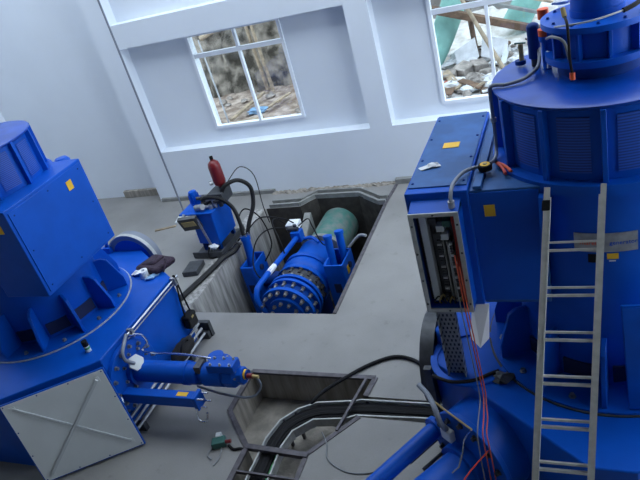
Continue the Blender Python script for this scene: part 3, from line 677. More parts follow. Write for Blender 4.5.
for sgn, xa, xb in ((-1, -5.50, -5.27), (1, -3.99, -3.67)):
    pst = MB().box(xa, xb, 7.66, 7.69, -2.0, -.20).box(xa, xa + .025, 7.69, 8.16, -2.0, -.20).box(xb - .025, xb, 7.69, 8.16, -2.0, -.20).box(xa, xb, 8.14, 8.17, -2.0, -.20).build('actuator_post', 'blue2', val, bevel=.006)
    MB().lathe([(.05, 0), (.05, .03), (.0005, .03)], (xb, 7.93, -.36), (1, 0, 0), 20).build('trunnion_pin', 'void', pst)
    MB().box((xa + xb) / 2 - .06, (xa + xb) / 2 + .06, 7.655, 7.662, -.72, -.55).build('post_opening_shade', 'void', pst, smooth=False)  # dark plate painted as the shade of an opening
    MB().cyl((VX + sgn * .3, 7.93, VZ), (xa if sgn > 0 else xb, 7.93, VZ), .12).build('trunnion', 'navy', val)
MB().box(-5.50, -5.27, 7.66, 8.17, -.9, -.87).build('shelf_plate', 'navy', val)
MB().lathe([(.33, 7.05), (.395, 7.05), (.395, 7.22), (.33, 7.22)], (VX, 0, VZ), Y_, 40, closed=True).build('dark_band', 'navy', val)  # dark rings added to fill the dark bands between flanges
MB().lathe([(.33, 7.39), (.40, 7.39), (.40, 7.62), (.33, 7.62)], (VX, 0, VZ), Y_, 40, closed=True).build('dark_band', 'darkgrey', val)
c1 = MB().cyl((-5.40, 7.86, -.9), (-5.42, 8.0, .16), .072).build('actuator_cylinder', 'blue', val)
MB().cyl((-5.42, 8.0, .15), (-5.422, 8.01, .22), .085).build('cylinder_cap', 'blue', c1)
bolts([(-5.422 + .06 * math.cos(a), 8.01 + .06 * math.sin(a), .22) for a in (0.7, 2.3, 3.9, 5.5)], (0, 0, 1), .014, .04, 'boltmetal', c1)
MB().cyl((-5.50, 7.94, .10), (-5.56, 7.9, .18), .02).build('hose_port', 'boltdark', c1)
for x, y in ((-3.93, 7.86), (-3.78, 8.0)):
    c = MB().cyl((x, y, -.9), (x - .02, y + .15, .10), .062).build('actuator_cylinder', 'blue2', val)
    MB().cyl((x - .02, y + .15, .09), (x - .021, y + .16, .14), .074).build('cylinder_cap', 'blue', c)
sticker(val, (-3.668, 7.86, -.40), (0, .05, 0), (0, 0, .07), (1, 0, 0))
# bypass pipe with white collar
bp = MB().tube([(-4.72, 6.98, -.75), (-4.88, 6.95, -.4), (-4.90, 7.02, -.22), (-4.88, 7.2, -.16), (-4.80, 8.0, -.16), (-4.76, 8.5, -.16)], .045, 12, 4).build('bypass_pipe', 'blue', val)
MB().cyl((-4.856, 7.45, -.16), (-4.835, 7.65, -.16), .049).build('collar', 'white', bp)
MB().box(-4.86, -4.68, 8.48, 8.66, -.25, -.06).build('bypass_valve', 'blue2', val, bevel=.012)
MB().cyl((-4.77, 8.57, -.06), (-4.77, 8.57, .06), .03).build('valve_stem', 'boltdark', val)
MB().box(-4.98, -4.76, 8.62, 8.84, -.10, .02).build('limit_switch', 'white', val, bevel=.01)
MB().cyl((-4.92, 8.56, -.02), (-4.72, 8.56, -.02), .035).build('limit_actuator', 'darkgrey', val)
MB().tube([(-4.6, 8.45, -.16), (-4.45, 8.45, -.14), (-4.3, 8.35, -.18)], .03).build('cross_pipe', 'blue', val)
MB().tube([(-3.68, 8.1, -.15), (-3.5, 8.2, .0), (-3.36, 8.15, .03)], .025, 8).build('link_rod', 'steel', val)
MB().box(-4.75, -4.2, 7.2, 8.3, -2.0, -1.55).build('support_plinth', 'navy', val)
MB().box(-4.65, -4.3, 7.25, 8.2, -1.6, -.95).build('support_leg', 'navy', val)
pst = MB().lathe([(.345, 8.62), (.345, 9.56)], (VX + .10, 0, VZ + .05), Y_, 44).build('penstock_pipe', 'pipeworn')
tag(place(pst, (VX + .10, 9.3, VZ)), 'worn green steel penstock pipe entering the pit from the back wall', 'pipe')
MB().lathe([(.37, 8.56), (.37, 8.64)], (VX + .10, 0, VZ + .05), Y_, 40).build('collar', 'angle_lt', pst)
o = MB().prism([(-4.90, 9.30, -1.99), (-4.76, 9.30, -1.99), (-4.76, 9.30, -.12), (-4.90, 9.30, -.12)], (0, -.45, -.25)).build('concrete_pier', 'angle_lt', bevel=.01)
tag(place(o, (-4.95, 9.2, -2.0)), 'narrow concrete pier beside the green pipe at the back of the pit', 'pier')

# ------------------------------------------------------------------ hydraulic power unit
hp = thing('hydraulic_power_unit', 'blue hydraulic power unit with red accumulator standing left of the pit', 'hydraulic unit', (-6.15, 8.2, 0))
tk = MB().prism([(-6.24, 7.86, .20), (-5.84, 7.86, .16), (-5.80, 7.86, .76), (-6.22, 7.86, .76)], (0, .62, 0)).build('tank', 'blue', hp, bevel=.012)
MB().box(-6.42, -5.77, 7.84, 8.52, .76, .785).build('tank_lid', 'blue2', hp, bevel=.004)
for x, y in ((-6.18, 7.92), (-5.90, 7.92), (-6.18, 8.42), (-5.90, 8.42)): MB().box(x - .03, x + .03, y - .03, y + .03, 0, .22).build('leg', 'navy', hp)
MB().box(-6.32, -5.74, 7.68, 8.56, .02, .05).box(-6.32, -5.74, 7.68, 7.70, .05, .13).box(-5.76, -5.74, 7.70, 8.56, .05, .13).build('drip_tray', 'darkgrey', hp, smooth=False)
ac = MB().lathe([(.03, 0), (.05, .04), (.095, .08), (.105, .13), (.105, .40), (.09, .46), (.045, .50), (.03, .505), (.03, .53), (.0005, .53)], (-5.75, 8.34, .99), n=28).build('accumulator', 'red', hp)
ac['label'] = 'red accumulator bottle'
MB().lathe([(.03, 0), (.03, .06), (.0005, .065)], (-5.75, 8.34, 1.505), n=14).build('gas_valve', 'black', ac)
MB().cyl((-5.82, 8.24, 1.14), (-5.86, 8.20, 1.14), .035).build('gauge', 'steel', ac)
MB().box(-5.95, -5.66, 8.12, 8.46, .785, .98).build('manifold', 'darkgrey', hp, bevel=.01)
MB().cyl((-5.75, 8.34, .97), (-5.75, 8.34, 1.02), .05).build('accumulator_block', 'boltdark', hp)
for k, (x, y, z) in enumerate(((-5.92, 8.06, .9), (-5.80, 8.05, .97), (-6.02, 8.20, .93), (-5.70, 8.08, .9), (-5.86, 8.00, .86), (-5.98, 8.06, 1.0))):
    MB().cyl((x, y, .78), (x, y, z), .036).cyl((x, y, z - .03), (x - .10, y - .06, z - .01), .028).build('solenoid_valve', 'steel' if k % 3 == 1 else 'boltdark', hp)
MB().cyl((-6.12, 7.96, .84), (-5.94, 7.90, .88), .05).build('pressure_filter', 'steel', hp)
mt = MB().lathe([(.09, 0), (.09, .02), (.08, .02), (.08, .19), (.065, .23), (.0005, .24)], (-6.29, 8.24, .785), n=20).build('motor', 'blue2', hp)
for k in range(10):
    a = 2 * PI * k / 10; MB().obox((-6.29 + .083 * math.cos(a), 8.24 + .083 * math.sin(a), .885), V(math.cos(a), math.sin(a), 0) * .008, V(-math.sin(a), math.cos(a), 0) * .004, (0, 0, .08)).build('motor_fin', 'blue2', mt, smooth=False)
gp_ = MB().obox((-6.20, 7.77, .66), (.16, .03, .0), (0, .03, .015), (0, -.05, .13)).build('gauge_panel', 'darkgrey', hp, bevel=.005)
MB().obox((-6.20, 7.728, .665), (.11, .02, 0), (0, .006, .003), (0, -.02, .052)).build('gauge_window', 'tan', gp_, smooth=False)
MB().bar((-6.06, 7.78, .76), (-5.98, 7.8, .2), .03, .03).build('panel_arm', 'steel', hp)
MB().bar((-6.34, 7.80, .72), (-6.32, 7.86, .785), .06, .03).build('panel_arm', 'steel', hp)
def hose(pts, r, label, material='hose', name='hydraulic_hose', cat='hose', group=None):
    o = MB().tube(pts, r, 10, 5).build(name, material); place(o, pts[0]); return tag(o, label, cat, group)
hose([(-5.70, 8.20, .95), (-5.62, 8.26, 1.06), (-5.46, 8.42, 1.06), (-5.32, 8.5, .88), (-5.31, 8.4, .6), (-5.38, 8.2, .36), (-5.40, 8.08, .22)], .036, 'thick black hydraulic hose, outer of two arching from power unit to valve')
hose([(-5.98, 8.0, .95), (-5.86, 7.98, 1.0), (-5.65, 8.04, .93), (-5.52, 8.1, .72), (-5.46, 8.06, .45), (-5.44, 8.0, .24)], .033, 'thick black hydraulic hose, inner of two arching from power unit to valve')
hose([(-5.94, 6.42, .05), (-5.90, 6.62, .05), (-5.82, 7.0, .05), (-5.74, 7.35, .06), (-5.66, 7.58, .09), (-5.57, 7.76, .08), (-5.50, 7.87, .14)], .046, 'thick black corrugated hose lying along the pit edge beside the concrete kerb')
hose([(-5.98, 7.73, .20), (-6.0, 7.66, .05), (-5.85, 7.70, .03), (-5.7, 7.9, .03), (-5.56, 8.02, .15), (-5.48, 8.0, .20)], .014, 'thin black hose from the power unit foot along the floor to the left actuator', 'black')
hose([(-5.42, 8.03, .23), (-5.22, 8.30, .38), (-4.98, 8.6, .18), (-4.84, 8.70, .02)], .012, 'thin black cable looping from the left actuator to the white limit switch', 'black', 'control_cable', 'cable')
hose([(-4.86, 8.60, -.02), (-5.12, 8.3, .15), (-5.22, 7.95, .12), (-5.18, 7.6, -.10), (-5.05, 7.5, -.30), (-4.85, 7.62, -.25)], .011, 'thin black cable hanging in a round loop over the valve bypass pipe', 'black', 'control_cable', 'cable')
hose([(-4.72, 8.62, .0), (-4.45, 8.5, .20), (-4.25, 8.2, .22), (-4.10, 8.05, .0), (-3.99, 8.02, -.05)], .011, 'thin black cable arching from the limit switch to the right actuator', 'black', 'control_cable', 'cable')
hose([(-4.95, 8.7, -.05), (-5.05, 8.55, .20), (-4.98, 8.25, .30), (-4.80, 8.0, .10), (-4.76, 7.95, -.12)], .011, 'thin black cable in a narrow loop standing over the bypass pipe middle', 'black', 'control_cable', 'cable')
hose([(-5.50, 8.05, .20), (-5.55, 8.2, .45), (-5.45, 8.35, .55), (-5.25, 8.4, .30), (-5.12, 8.25, -.10), (-5.20, 8.0, -.3)], .012, 'thin black cable hooping above and right of the left actuator cylinder', 'black', 'control_cable', 'cable')
hose([(-5.70, 8.5, 1.02), (-5.55, 8.75, 1.15), (-5.42, 8.9, .9), (-5.44, 8.9, .3), (-5.36, 8.8, .0)], .008, 'thinnest black cable curving up behind the thick hoses near the accumulator', 'black', 'control_cable', 'cable')

# things on the floor beside the power unit
o = MB().obox((-6.14, 7.34, .045), (.13, .02, 0), (-.02, .17, 0), (0, 0, .045)).build('steel_plate', 'darkgrey', bevel=.008)
tag(place(o, (-6.14, 7.34, 0)), 'dark grey metal slab lying on the floor in front of the power unit', 'slab')
o = MB().blob((-5.95, 7.80, .16), .09, .07, .05, 12, .15, 5).build('white_rag', 'white'); tag(place(o, (-5.95, 7.8, .12)), 'crumpled white rag in the drip tray of the power unit', 'rag')
o = MB().obox((-7.36, 9.12, .012), (.17, .03, 0), (-.03, .12, 0), (0, 0, .012)).build('board', 'panel'); tag(place(o, (-7.4, 9.1, 0)), 'pale board on the floor at the foot of the thin pole', 'board')
o = MB().obox((-7.62, 8.80, .01), (.20, .07, 0), (-.01, .025, 0), (0, 0, .01)).build('board', 'wood'); tag(place(o, (-7.62, 8.8, 0)), 'narrow wood strip on the floor left of the power unit', 'board')
o = MB().cyl((-7.42, 9.255, 0), (-7.42, 9.255, 8.5), .018, n=10).build('steel_pole', 'conduit'); tag(place(o, (-7.42, 9.255, 0)), 'thin grey vertical pole standing before the back wall', 'pole')

# ------------------------------------------------------------------ trench contents
TO = [(-1.48, 4.83 - .10), (-2.46, 4.73), (-2.56, 4.70), (-2.97, 4.65), (-3.17, 4.54), (-3.33, 4.36), (-3.40, 4.10), (-3.40, 3.70), (-3.40, 2.45)]
TI = [(-1.48, 4.53), (-2.47, 4.50), (-2.60, 4.44), (-2.94, 4.40), (-3.13, 4.22), (-3.18, 4.01), (-3.16, 3.61), (-3.16, 2.45)]
tr = thing('cable_tray', 'curved grey cable tray running along the floor trench', 'cable tray', (-2.9, 4.4, -.45))
m = MB()
for pts, nm in ((TO, 'outer_rail'), (TI, 'inner_rail')):
    m = MB()
    for a, b in zip(pts[:-1], pts[1:]): m.bar((a[0], a[1], -.055), (b[0], b[1], -.06), .018, .11)
    m.build(nm, 'railgrey', tr, smooth=False)
def lerp_path(p, t):
    L = [math.dist(a, b) for a, b in zip(p[:-1], p[1:])]; d = t * sum(L)
    for (a, b), l in zip(zip(p[:-1], p[1:]), L):
        if d <= l: return (a[0] + (b[0] - a[0]) * d / l, a[1] + (b[1] - a[1]) * d / l)
        d -= l
    return p[-1]
for k in range(1, 14):
    a = lerp_path(TO, k / 14); b = lerp_path(TI, k / 14)
    MB().bar((a[0], a[1], -.125), (b[0], b[1], -.128), .035, .012).build('tray_rung', 'railgrey', tr, smooth=False)
for k, q in enumerate((.05, .24, .46, .5, .62)):
    a = lerp_path(TO, q); MB().box(a[0] - .015, a[0] + .015, a[1] - .015, a[1] + .015, -.45, -.02).build('tray_post', 'angle', tr, smooth=False)
def traypath(f, z): return [(*[lerp_path(TO, t)[i] * (1 - f) + lerp_path(TI, t)[i] * f for i in (0, 1)], z) for t in [k / 18 for k in range(19)]]
for f, r, z_, lb in ((.12, .034, -.075, 'black power cable nearest the outer rail of the trench tray'), (.28, .036, -.07, 'black power cable second from the outer rail of the trench tray'), (.44, .034, -.075, 'black power cable third from the outer rail of the trench tray'), (.57, .024, -.09, 'black power cable nearest the inner rail of the trench tray')):
    o = MB().tube(traypath(f, z_), r, 8, 2).build('power_cable', 'black'); tag(place(o, (-2.9, 4.5, -.09)), lb, 'cable', 'power cables in the trench')
o = MB().tube(traypath(.68, -.10), .011, 6, 2).build('earth_wire', 'greenwire'); tag(place(o, (-2.9, 4.4, -.09)), 'thin green earth wire along the trench tray', 'wire')

o = MB().tube([(-3.10, 4.66, -.30), (-3.05, 4.62, -.02), (-2.95, 4.77, .03), (-2.76, 5.01, .025), (-2.52, 5.25, .024), (-2.25, 5.40, .024), (-2.0, 5.35, .024), (-1.80, 5.18, .024), (-1.66, 5.0, .06), (-1.56, 4.9, .2)], .022, 10, 5).build('rubber_hose', 'black')
tag(place(o, (-2.6, 5.1, 0)), 'black hose looping across the floor from the trench to the right machine', 'hose')
o = MB().tube([(-2.78, 4.22, .006), (-2.67, 4.06, .008), (-2.60, 3.88, .008), (-2.38, 3.76, .008), (-2.17, 3.76, .008), (-1.94, 3.86, .008), (-1.86, 3.94, .008)], .008, 6, 4).build('loose_wire', 'greywire')
tag(place(o, (-2.3, 3.8, 0)), 'thin grey wire curved on the floor in front of the trench', 'wire')
cn = thing('cable_connector', 'small green and red cable connector lying on the floor left of the trench', 'connector', (-3.87, 3.91, 0))
MB().obox((-3.90, 3.93, .04), (.07, .03, 0), (-.02, .05, 0), (0, 0, .04)).build('housing', 'green', cn, bevel=.008)
MB().obox((-3.93, 4.0, .06), (.03, .01, 0), (-.01, .03, 0), (0, 0, .03)).build('latch', 'panel', cn, bevel=.005)
MB().cyl((-3.82, 3.94, .05), (-3.76, 3.96, .05), .022).build('red_plug', 'red', cn)
MB().tube([(-3.78, 3.92, .02), (-3.70, 3.88, .014), (-3.62, 3.90, .014), (-3.55, 3.9, -.03)], .016, 8).build('cable_tail', 'black', cn)
MB().tube([(-3.95, 3.90, .02), (-3.98, 3.78, .012), (-3.90, 3.72, .012)], .01, 6).build('lead', 'greywire', cn)
MB().tube([(-3.85, 3.88, .02), (-3.82, 3.75, .012), (-3.84, 3.65, .012)], .008, 6).build('lead', 'greywire', cn)

# ------------------------------------------------------------------ small things on the machines
jk = MB().obox((-5.52, 5.90, 1.10), V(.21, -.05, 0), V(.06, .17, 0), V(.01, 0, .05)).obox((-5.57, 5.92, 1.135), V(.13, .0, .02), V(.02, .11, 0), V(0, 0, .04)).build('cloth_bag', 'brown', bevel=.04)
tag(place(jk, (-5.50, 5.98, 1.05)), 'dark brown cloth bag lying on the far corner of the left machine base', 'bag')
MB().tube([(-5.38, 5.94, 1.13), (-5.31, 5.90, 1.2), (-5.27, 5.80, 1.16), (-5.30, 5.74, 1.08)], .012, 8).build('handle', 'brown', jk)
tp = thing('tape_roll', 'white roll of tape beside crumpled plastic on the left machine base', 'tape', (-5.57, 5.70, 1.05))
MB().lathe([(.03, 0), (.062, 0), (.062, .10), (.03, .10)], (-5.58, 5.69, 1.05), n=20, closed=True).build('roll', 'white', tp)
o = MB().blob((-5.70, 5.76, 1.075), .12, .07, .03, 12, .35, 4, rot=.4, flat=-.022).build('plastic_wrap', 'white'); tag(place(o, (-5.66, 5.76, 1.05)), 'crumpled white plastic wrap next to the tape roll on the left machine', 'plastic')
o = MB().blob((-5.44, 5.66, 1.07), .09, .05, .025, 12, .35, 8, rot=.9, flat=-.018).build('plastic_bag', 'tarp'); tag(place(o, (-5.44, 5.66, 1.05)), 'flat pale blue plastic bag in front of the brown cloth bag', 'plastic')
bt = thing('spray_bottle', 'small bottle with black cap standing on the left machine base', 'bottle', (-5.42, 4.22, 1.05))
MB().cyl((-5.42, 4.22, 1.05), (-5.42, 4.22, 1.13), .032).build('bottle', 'panel', bt)
MB().cyl((-5.42, 4.22, 1.09), (-5.42, 4.22, 1.115), .034).build('band', 'greenwire', bt)
MB().cyl((-5.42, 4.22, 1.13), (-5.42, 4.22, 1.20), .034).build('cap', 'black', bt)
po = thing('camera_pouch', 'small black camera pouch hanging by its strap on the side of the left machine', 'pouch', (-5.10, 5.60, .38))
MB().box(-5.13, -5.02, 5.50, 5.69, .30, .49).build('pouch', 'blackcloth', po, bevel=.02)
MB().box(-5.135, -5.015, 5.495, 5.695, .43, .50).build('flap', 'black', po, bevel=.02)
MB().box(-5.018, -5.012, 5.57, 5.62, .44, .47).build('badge', 'tan', po)
for y in (5.53, 5.67): MB().tube([(-5.08, y, .48), (-5.09, (y + 5.66) / 2, .78), (-5.085, 5.66, 1.05), (-5.11, 5.66, 1.065)], .012, 6, 2).build('strap', 'black', po)
bg = MB().blob((-4.94, 5.10, .31), .10, .24, .11, 16, .08, 21).build('tool_bag', 'blackcloth'); tag(place(bg, (-4.95, 5.12, .10)), 'rounded black bag resting on the floor pipes beside the left machine', 'bag')
MB().tube([(-4.88, 4.98, .36), (-4.86, 5.03, .44), (-4.87, 5.15, .44), (-4.9, 5.2, .36)], .014, 8).build('handle', 'black', bg)
# on the right machine
tm = thing('tape_measure', 'round yellow and black tape measure on the right machine box top', 'tape measure', (-.74, 4.31, 2.885))
MB().lathe([(.0005, 0), (.048, 0), (.051, .008), (.051, .036), (.046, .043), (.0005, .043)], (-.735, 4.31, 2.887), n=28).build('case', 'black', tm)
MB().lathe([(.0005, 0), (.036, 0), (.036, .003), (.0005, .003)], (-.735, 4.31, 2.930), n=28).build('face', 'yellow', tm)
MB().lathe([(.0005, 0), (.016, 0), (.016, .004), (.0005, .004)], (-.735, 4.31, 2.933), n=16).build('hub', 'tan', tm)
pz = thing('pliers', 'pliers with red handles lying at the foot of the right drum', 'pliers', (-.62, 4.32, 2.87))
MB().tube([(-.66, 4.40, 2.885), (-.62, 4.33, 2.885), (-.585, 4.22, 2.885)], .012, 8).build('handle', 'redwire', pz)
MB().tube([(-.655, 4.405, 2.885), (-.60, 4.345, 2.885), (-.55, 4.25, 2.885)], .012, 8).build('handle', 'orange', pz)
MB().obox((-.672, 4.43, 2.885), (.012, .004, 0), (-.012, .03, 0), (0, 0, .008)).build('jaw', 'boltdark', pz, bevel=.003)
pp = MB().obox((-1.19, 4.42, 2.895), (.055, .02, .006), (-.02, .03, -.004), (0, 0, .003)).build('crumpled_paper', 'panel'); tag(place(pp, (-1.18, 4.42, 2.89)), 'crumpled white paper scrap on the right machine box lid', 'paper')
o2 = MB().blob((-1.13, 4.44, 2.903), .05, .035, .012, 10, .4, 2).build('fold', 'white', pp)
M['sheet'] = mat('bright_patch_white', (.92, .93, .95), .5)
sh = MB().prism([V(-.93, 4.03, 1.86), V(-.80, 4.03, 1.86), V(-.83, 3.98, 1.56), V(-.90, 3.93, 1.50), V(-.97, 3.94, 1.60)], (.0, .012, .004)).build('bright_patch_sheet', 'sheet'); tag(place(sh, (-.88, 4.03, 1.80)), 'white sheet standing in for a bright patch under the right machine terminal box', 'sheet')  # stand-in sheet added for the bright patch below the box
for k, (xa, lb) in enumerate(((-.985, 'left strand'), (-.955, 'middle strand'), (-.935, 'right strand'))):
    o = MB().tube([(xa, 3.845, 2.55 - .1 * k), (xa + .01, 3.835, 2.0), (xa + .03, 3.82, 1.5), (xa + .045, 3.80, 1.15), (xa + .05, 3.74, 1.075), (xa + .055 + .01 * k, 3.60, 1.07), (xa + .06 + .01 * k, 3.47, 1.05), (xa + .06 + .015 * k, 3.43, .95), (xa + .065 + .02 * k, 3.40, .55), (xa + .06 + .02 * k, 3.40, .15)], .0055, 6, 3).build('hanging_wire', 'orangewire' if k else 'greywire')
    tag(place(o, (xa, 3.83, 2.0)), ['thin pale wire hanging from the open cabinet of the right machine', 'red wire hanging from the open cabinet, left of two red wires', 'red wire hanging from the open cabinet, right of two red wires'][k], 'wire')
o = MB().tube([(-.86, 3.46, .86), (-1.02, 3.25, .78), (-1.10, 3.12, .66), (-1.02, 3.02, .55), (-.88, 3.06, .52), (-.80, 3.2, .62)], .006, 6, 4).build('loose_wire', 'redwire'); tag(place(o, (-.95, 3.2, .6)), 'red wire loop draped over the nozzle of the right machine', 'wire')
o = MB().blob((-.78, 4.05, 1.075), .10, .07, .03, 10, .4, 14).build('dirty_rag', 'darkgrey'); tag(place(o, (-.78, 4.05, 1.05)), 'dirty grey rag on the right machine base near its round flange', 'rag')
o = MB().tube([(-1.38, 4.05, 1.06), (-1.2, 3.97, 1.075), (-1.02, 4.0, 1.075), (-.9, 4.08, 1.075), (-.82, 4.12, 1.085)], .016, 8, 4).build('black_cable', 'black'); tag(place(o, (-1.1, 4.0, 1.06)), 'black cable lying across the right machine base corner', 'cable')

# ------------------------------------------------------------------ outside the windows
def terrain(name, x0, x1, y0, y1, nx, ny, fz, material, kind=True):
    rnd = random.Random(3); vs = []; fs = []
    for j in range(ny + 1):
        for i in range(nx + 1):
            x = x0 + (x1 - x0) * i / nx; y = y0 + (y1 - y0) * j / ny; vs.append((x, y, fz(x, y, rnd)))
    for j in range(ny):
        for i in range(nx): a = j * (nx + 1) + i; fs.append((a, a + 1, a + nx + 2, a + nx + 1))
    return st(MB().add(vs, fs).build(name, material, angle=60))
terrain('floor_outside', -13, -3.9, 10.47, 16, 40, 30, lambda x, y, r: .58 + r.uniform(-.03, .04), 'bank')
terrain('floor_rubble', -3.9, 4.5, 10.47, 18.0, 40, 30, lambda x, y, r: .55 + max(0, (y - 12.2)) * .10 + r.uniform(-.05, .06), 'whitebank')
def cliff(name, x0, x1, yf, z0, z1, material, n=40, m=16, amp=.18):
    rnd = random.Random(9); vs = []; fs = []
    for j in range(m + 1):
        for i in range(n + 1):
            z = z0 + (z1 - z0) * j / m; x = x0 + (x1 - x0) * i / n
            vs.append((x, yf + .18 * (z - z0) + rnd.uniform(-amp, amp), z))
    for j in range(m):
        for i in range(n): a = j * (n + 1) + i; fs.append((a, a + 1, a + n + 2, a + n + 1))
    return st(MB().add(vs, fs).build(name, material, angle=60))
cliff('wall_rock', -14, -3.6, 14.9, .3, 6.5, 'rock')
cliff('wall_retaining', -4.2, 6, 17.2, .6, 6.5, 'greyrock', amp=.1)
def pole(name, a, b, r, label, cat, material='wood', group=None, n=10):
    o = MB().cyl(a, b, r, r * .85, n).build(name, material); return tag(place(o, a), label, cat, group)
pole('timber_pole', (-7.75, 14.75, .6), (-7.95, 14.9, 2.9), .05, 'upright timber pole against the rock, left of the pair seen through the middle window', 'pole')
pole('timber_pole', (-7.52, 14.6, .6), (-7.80, 14.9, 2.9), .045, 'slanted timber pole against the rock, right of the pair seen through the middle window', 'pole')
pole('timber_pole', (-7.9, 12.65, .58), (-8.5, 13.5, 2.4), .022, 'thin grey pole leaning at the left side of the middle window view', 'pole', 'steel')
pole('timber_pole', (-9.35, 14.98, 2.15), (-8.30, 15.08, 2.48), .07, 'pale log leaning on the rock at the top left of the middle window', 'log')
pole('timber_pole', (-9.6, 15.05, 2.32), (-6.8, 15.1, 2.44), .04, 'long thin log laid level along the rock top behind the middle window', 'log')
def plank(a, b, w, h, label, material='wood', group=None, name='plank'):
    o = MB().bar(a, b, w, h).build(name, material, bevel=.004); return tag(place(o, a), label, 'plank', group)
plank((-7.75, 12.55, .68), (-7.55, 14.1, .74), .10, .05, 'pale plank lying diagonally on the ground behind the middle window')
plank((-7.05, 13.1, .66), (-6.75, 13.9, .70), .09, .04, 'short pale plank right of the blue tarp outside the middle window')
plank((-7.6, 12.4, .64), (-6.9, 12.52, .64), .22, .03, 'flat orange-tan board near the sill outside the middle window')
o = MB().blob((-7.28, 13.05, .66), .24, .16, .07, 14, .3, 6).build('tarp', 'tarp'); tag(place(o, (-7.28, 13.05, .6)), 'crumpled light blue tarp on the ground outside the middle window', 'tarp')
rnd = random.Random(17)
for i in range(16):
    x = rnd.uniform(-9.0, -6.0); y = rnd.uniform(12.3, 14.6); r = rnd.uniform(.05, .13)
    o = MB().blob((x, y, .585 + r * .25), r, r * .8, r * .6, 8, .25, i).build('loose_stone', 'rubble', smooth=False)
    tag(place(o, (x, y, .6)), 'small brown stone on the gravel outside the middle window', 'stone', 'stones on the gravel outside the middle window')
# right window: teal pipe, timbers, rubble
tpz = MB().tube([(-3.35, 13.6, .75), (-2.95, 14.2, 1.35), (-2.62, 14.9, 2.15), (-2.5, 15.6, 3.0)], .27, 24, 4).build('outdoor_pipe', 'teal'); tag(place(tpz, (-3.3, 13.6, .6)), 'large teal pipe sloping up outside the right window', 'pipe')
o = MB().tube([(-1.55, 15.3, 1.0), (-1.1, 15.5, 1.7), (-.6, 15.9, 2.4)], .30, 22, 4).build('outdoor_pipe', 'teal'); tag(place(o, (-1.5, 15.3, .8)), 'second teal pipe half hidden behind timbers at the right window edge', 'pipe')
plank((-3.2, 14.0, 2.05), (.1, 14.0, .82), .16, .14, 'thick brown beam slanting across the right window view', 'darkwood', name='timber_beam')
plank((-2.7, 14.15, 2.2), (.9, 14.2, .80), .10, .06, 'grey plank above the thick brown beam outside the right window', 'angle_lt')
plank((-2.6, 14.3, 2.35), (1.6, 14.35, .82), .12, .05, 'topmost pale plank slanting behind the right window', 'wood')
plank((-3.7, 13.75, 2.2), (-2.75, 14.15, 2.42), .14, .06, 'short brown plank stacked at the top left of the right window view', 'darkwood')
plank((-3.9, 14.1, 2.10), (-2.85, 14.42, 2.5), .12, .05, 'weathered plank behind the short brown one at the right window top left', 'darkwood')
pole('timber_prop', (-1.50, 13.0, .6), (-2.55, 14.0, 2.45), .045, 'pale timber prop leaning diagonally across the right window view', 'prop')
pole('timber_prop', (-2.25, 14.1, .8), (-2.35, 14.3, 2.0), .06, 'short dark timber post behind the diagonal prop', 'post', 'darkwood')
plank((-3.05, 13.3, .72), (-2.65, 12.9, .72), .05, .05, 'thin white stick on the rubble below the teal pipe', 'white')
def slab(c, u, v, t, label, material, group=None, name='broken_slab'):
    o = MB().obox(c, u, v, t).build(name, material, bevel=.01); return tag(place(o, c), label, 'slab', group)
slab((-2.42, 13.85, .98), (.22, .05, .10), (-.03, .05, .20), (.0, .04, -.01), 'large white sheet tilted on the rubble behind the window, leftmost of two', 'whitestone')
slab((-1.85, 13.95, .98), (.26, -.05, -.08), (.03, .1, .20), (.0, .04, -.02), 'white sheet propped behind the diagonal prop outside', 'whitestone')
slab((-2.05, 12.62, .66), (.42, .02, .02), (0, .10, 0), (0, 0, .035), 'grey concrete slab low at the right window sill outside', 'rubble')
slab((-1.75, 12.45, .62), (.25, .03, .0), (0, .08, 0), (0, 0, .05), 'brown timber block lying before the grey slab outside', 'darkwood', name='timber_block')
for i, (x, y, s_, mm, lb) in enumerate(((-2.72, 13.1, .14, 'rubble', 'brownish stone block at left of the right window rubble'), (-2.42, 13.3, .16, 'rubble', 'brown stone block in the middle of the right window rubble'), (-2.12, 13.45, .15, 'rubble', 'upright stone block beneath the diagonal prop'), (-2.66, 12.8, .09, 'brick', 'red brick on the white rubble at the right window left edge'), (-1.9, 13.1, .12, 'rubble', 'small stone block right of the upright one outside'))):
    o = MB().obox((x, y, .62 + s_), V(math.cos(i), math.sin(i), .1) * s_ * 1.2, V(-math.sin(i), math.cos(i), .15) * s_, V(0, -.1, 1) * s_ * .9).build('stone_block', mm, bevel=.02); tag(place(o, (x, y, .6)), lb, 'block')
rnd = random.Random(5)
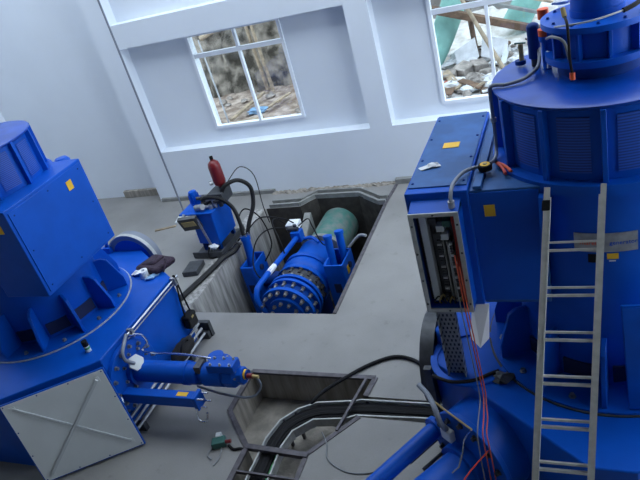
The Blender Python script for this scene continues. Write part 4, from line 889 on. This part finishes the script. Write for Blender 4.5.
for i in range(70):
    x = rnd.uniform(-3.0, -1.0); y = rnd.uniform(12.2, 14.6); r = rnd.uniform(.05, .17)
    o = MB().blob((x, y, .60 + max(0, y - 12.2) * .1 + r * .35), r * rnd.uniform(.8, 1.5), r, r * .6, 8, .3, 50 + i).build('rubble_piece', ('whitestone', 'rubble', 'whitestone', 'rubble', 'darkwood' if i % 10 == 4 else 'whitestone')[i % 5], smooth=False)
    tag(place(o, (x, y, .6)), 'broken plaster and stone lump in the pale rubble outside the right window', 'rubble', 'rubble lumps outside the right window')

for i in range(34):
    x = rnd.uniform(-2.9, -1.1); y = rnd.uniform(12.3, 14.5); a = rnd.uniform(0, PI); L = rnd.uniform(.10, .34); w_ = rnd.uniform(.03, .10)
    z = .62 + max(0, y - 12.2) * .1 + rnd.uniform(0, .06); tz = rnd.uniform(-.3, .3)
    u = V(math.cos(a), math.sin(a), tz) * L; v_ = V(-math.sin(a), math.cos(a), rnd.uniform(-.4, .4)) * w_
    o = MB().obox((x, y, z + abs(tz) * L), u, v_, u.cross(v_).normalized() * .018).build('broken_board', ('white', 'wood', 'whitestone', 'darkwood', 'panel')[i % 5], smooth=False)
    tag(place(o, (x, y, z)), 'splintered board piece strewn over the rubble outside the right window', 'board', 'broken boards outside the right window')

# ------------------------------------------------------------------ light and camera
w = bpy.data.worlds.new('World'); S.world = w; w.use_nodes = True
nt = w.node_tree; b = nt.nodes['Background']
b.inputs['Color'].default_value = (.77, .885, 1.0, 1); b.inputs['Strength'].default_value = 1.9
cam = bpy.data.cameras.new('camera'); co = bpy.data.objects.new('camera', cam); COL.objects.link(co); S.camera = co
cam.sensor_width = 36; cam.lens = 640 / 640 * 36; cam.clip_start = .05
co.location = (0, 0, 5.0)
co.rotation_euler = Matrix(((0.916112, 0.042093, 0.398707), (0.315142, 0.539154, -0.781024), (-0.247840, 0.841155, 0.480660))).to_euler()
S.view_settings.view_transform = 'Standard'; S.view_settings.look = 'None'; S.view_settings.gamma = 1; S.view_settings.use_curve_mapping = False
S.view_settings.exposure = 1.1
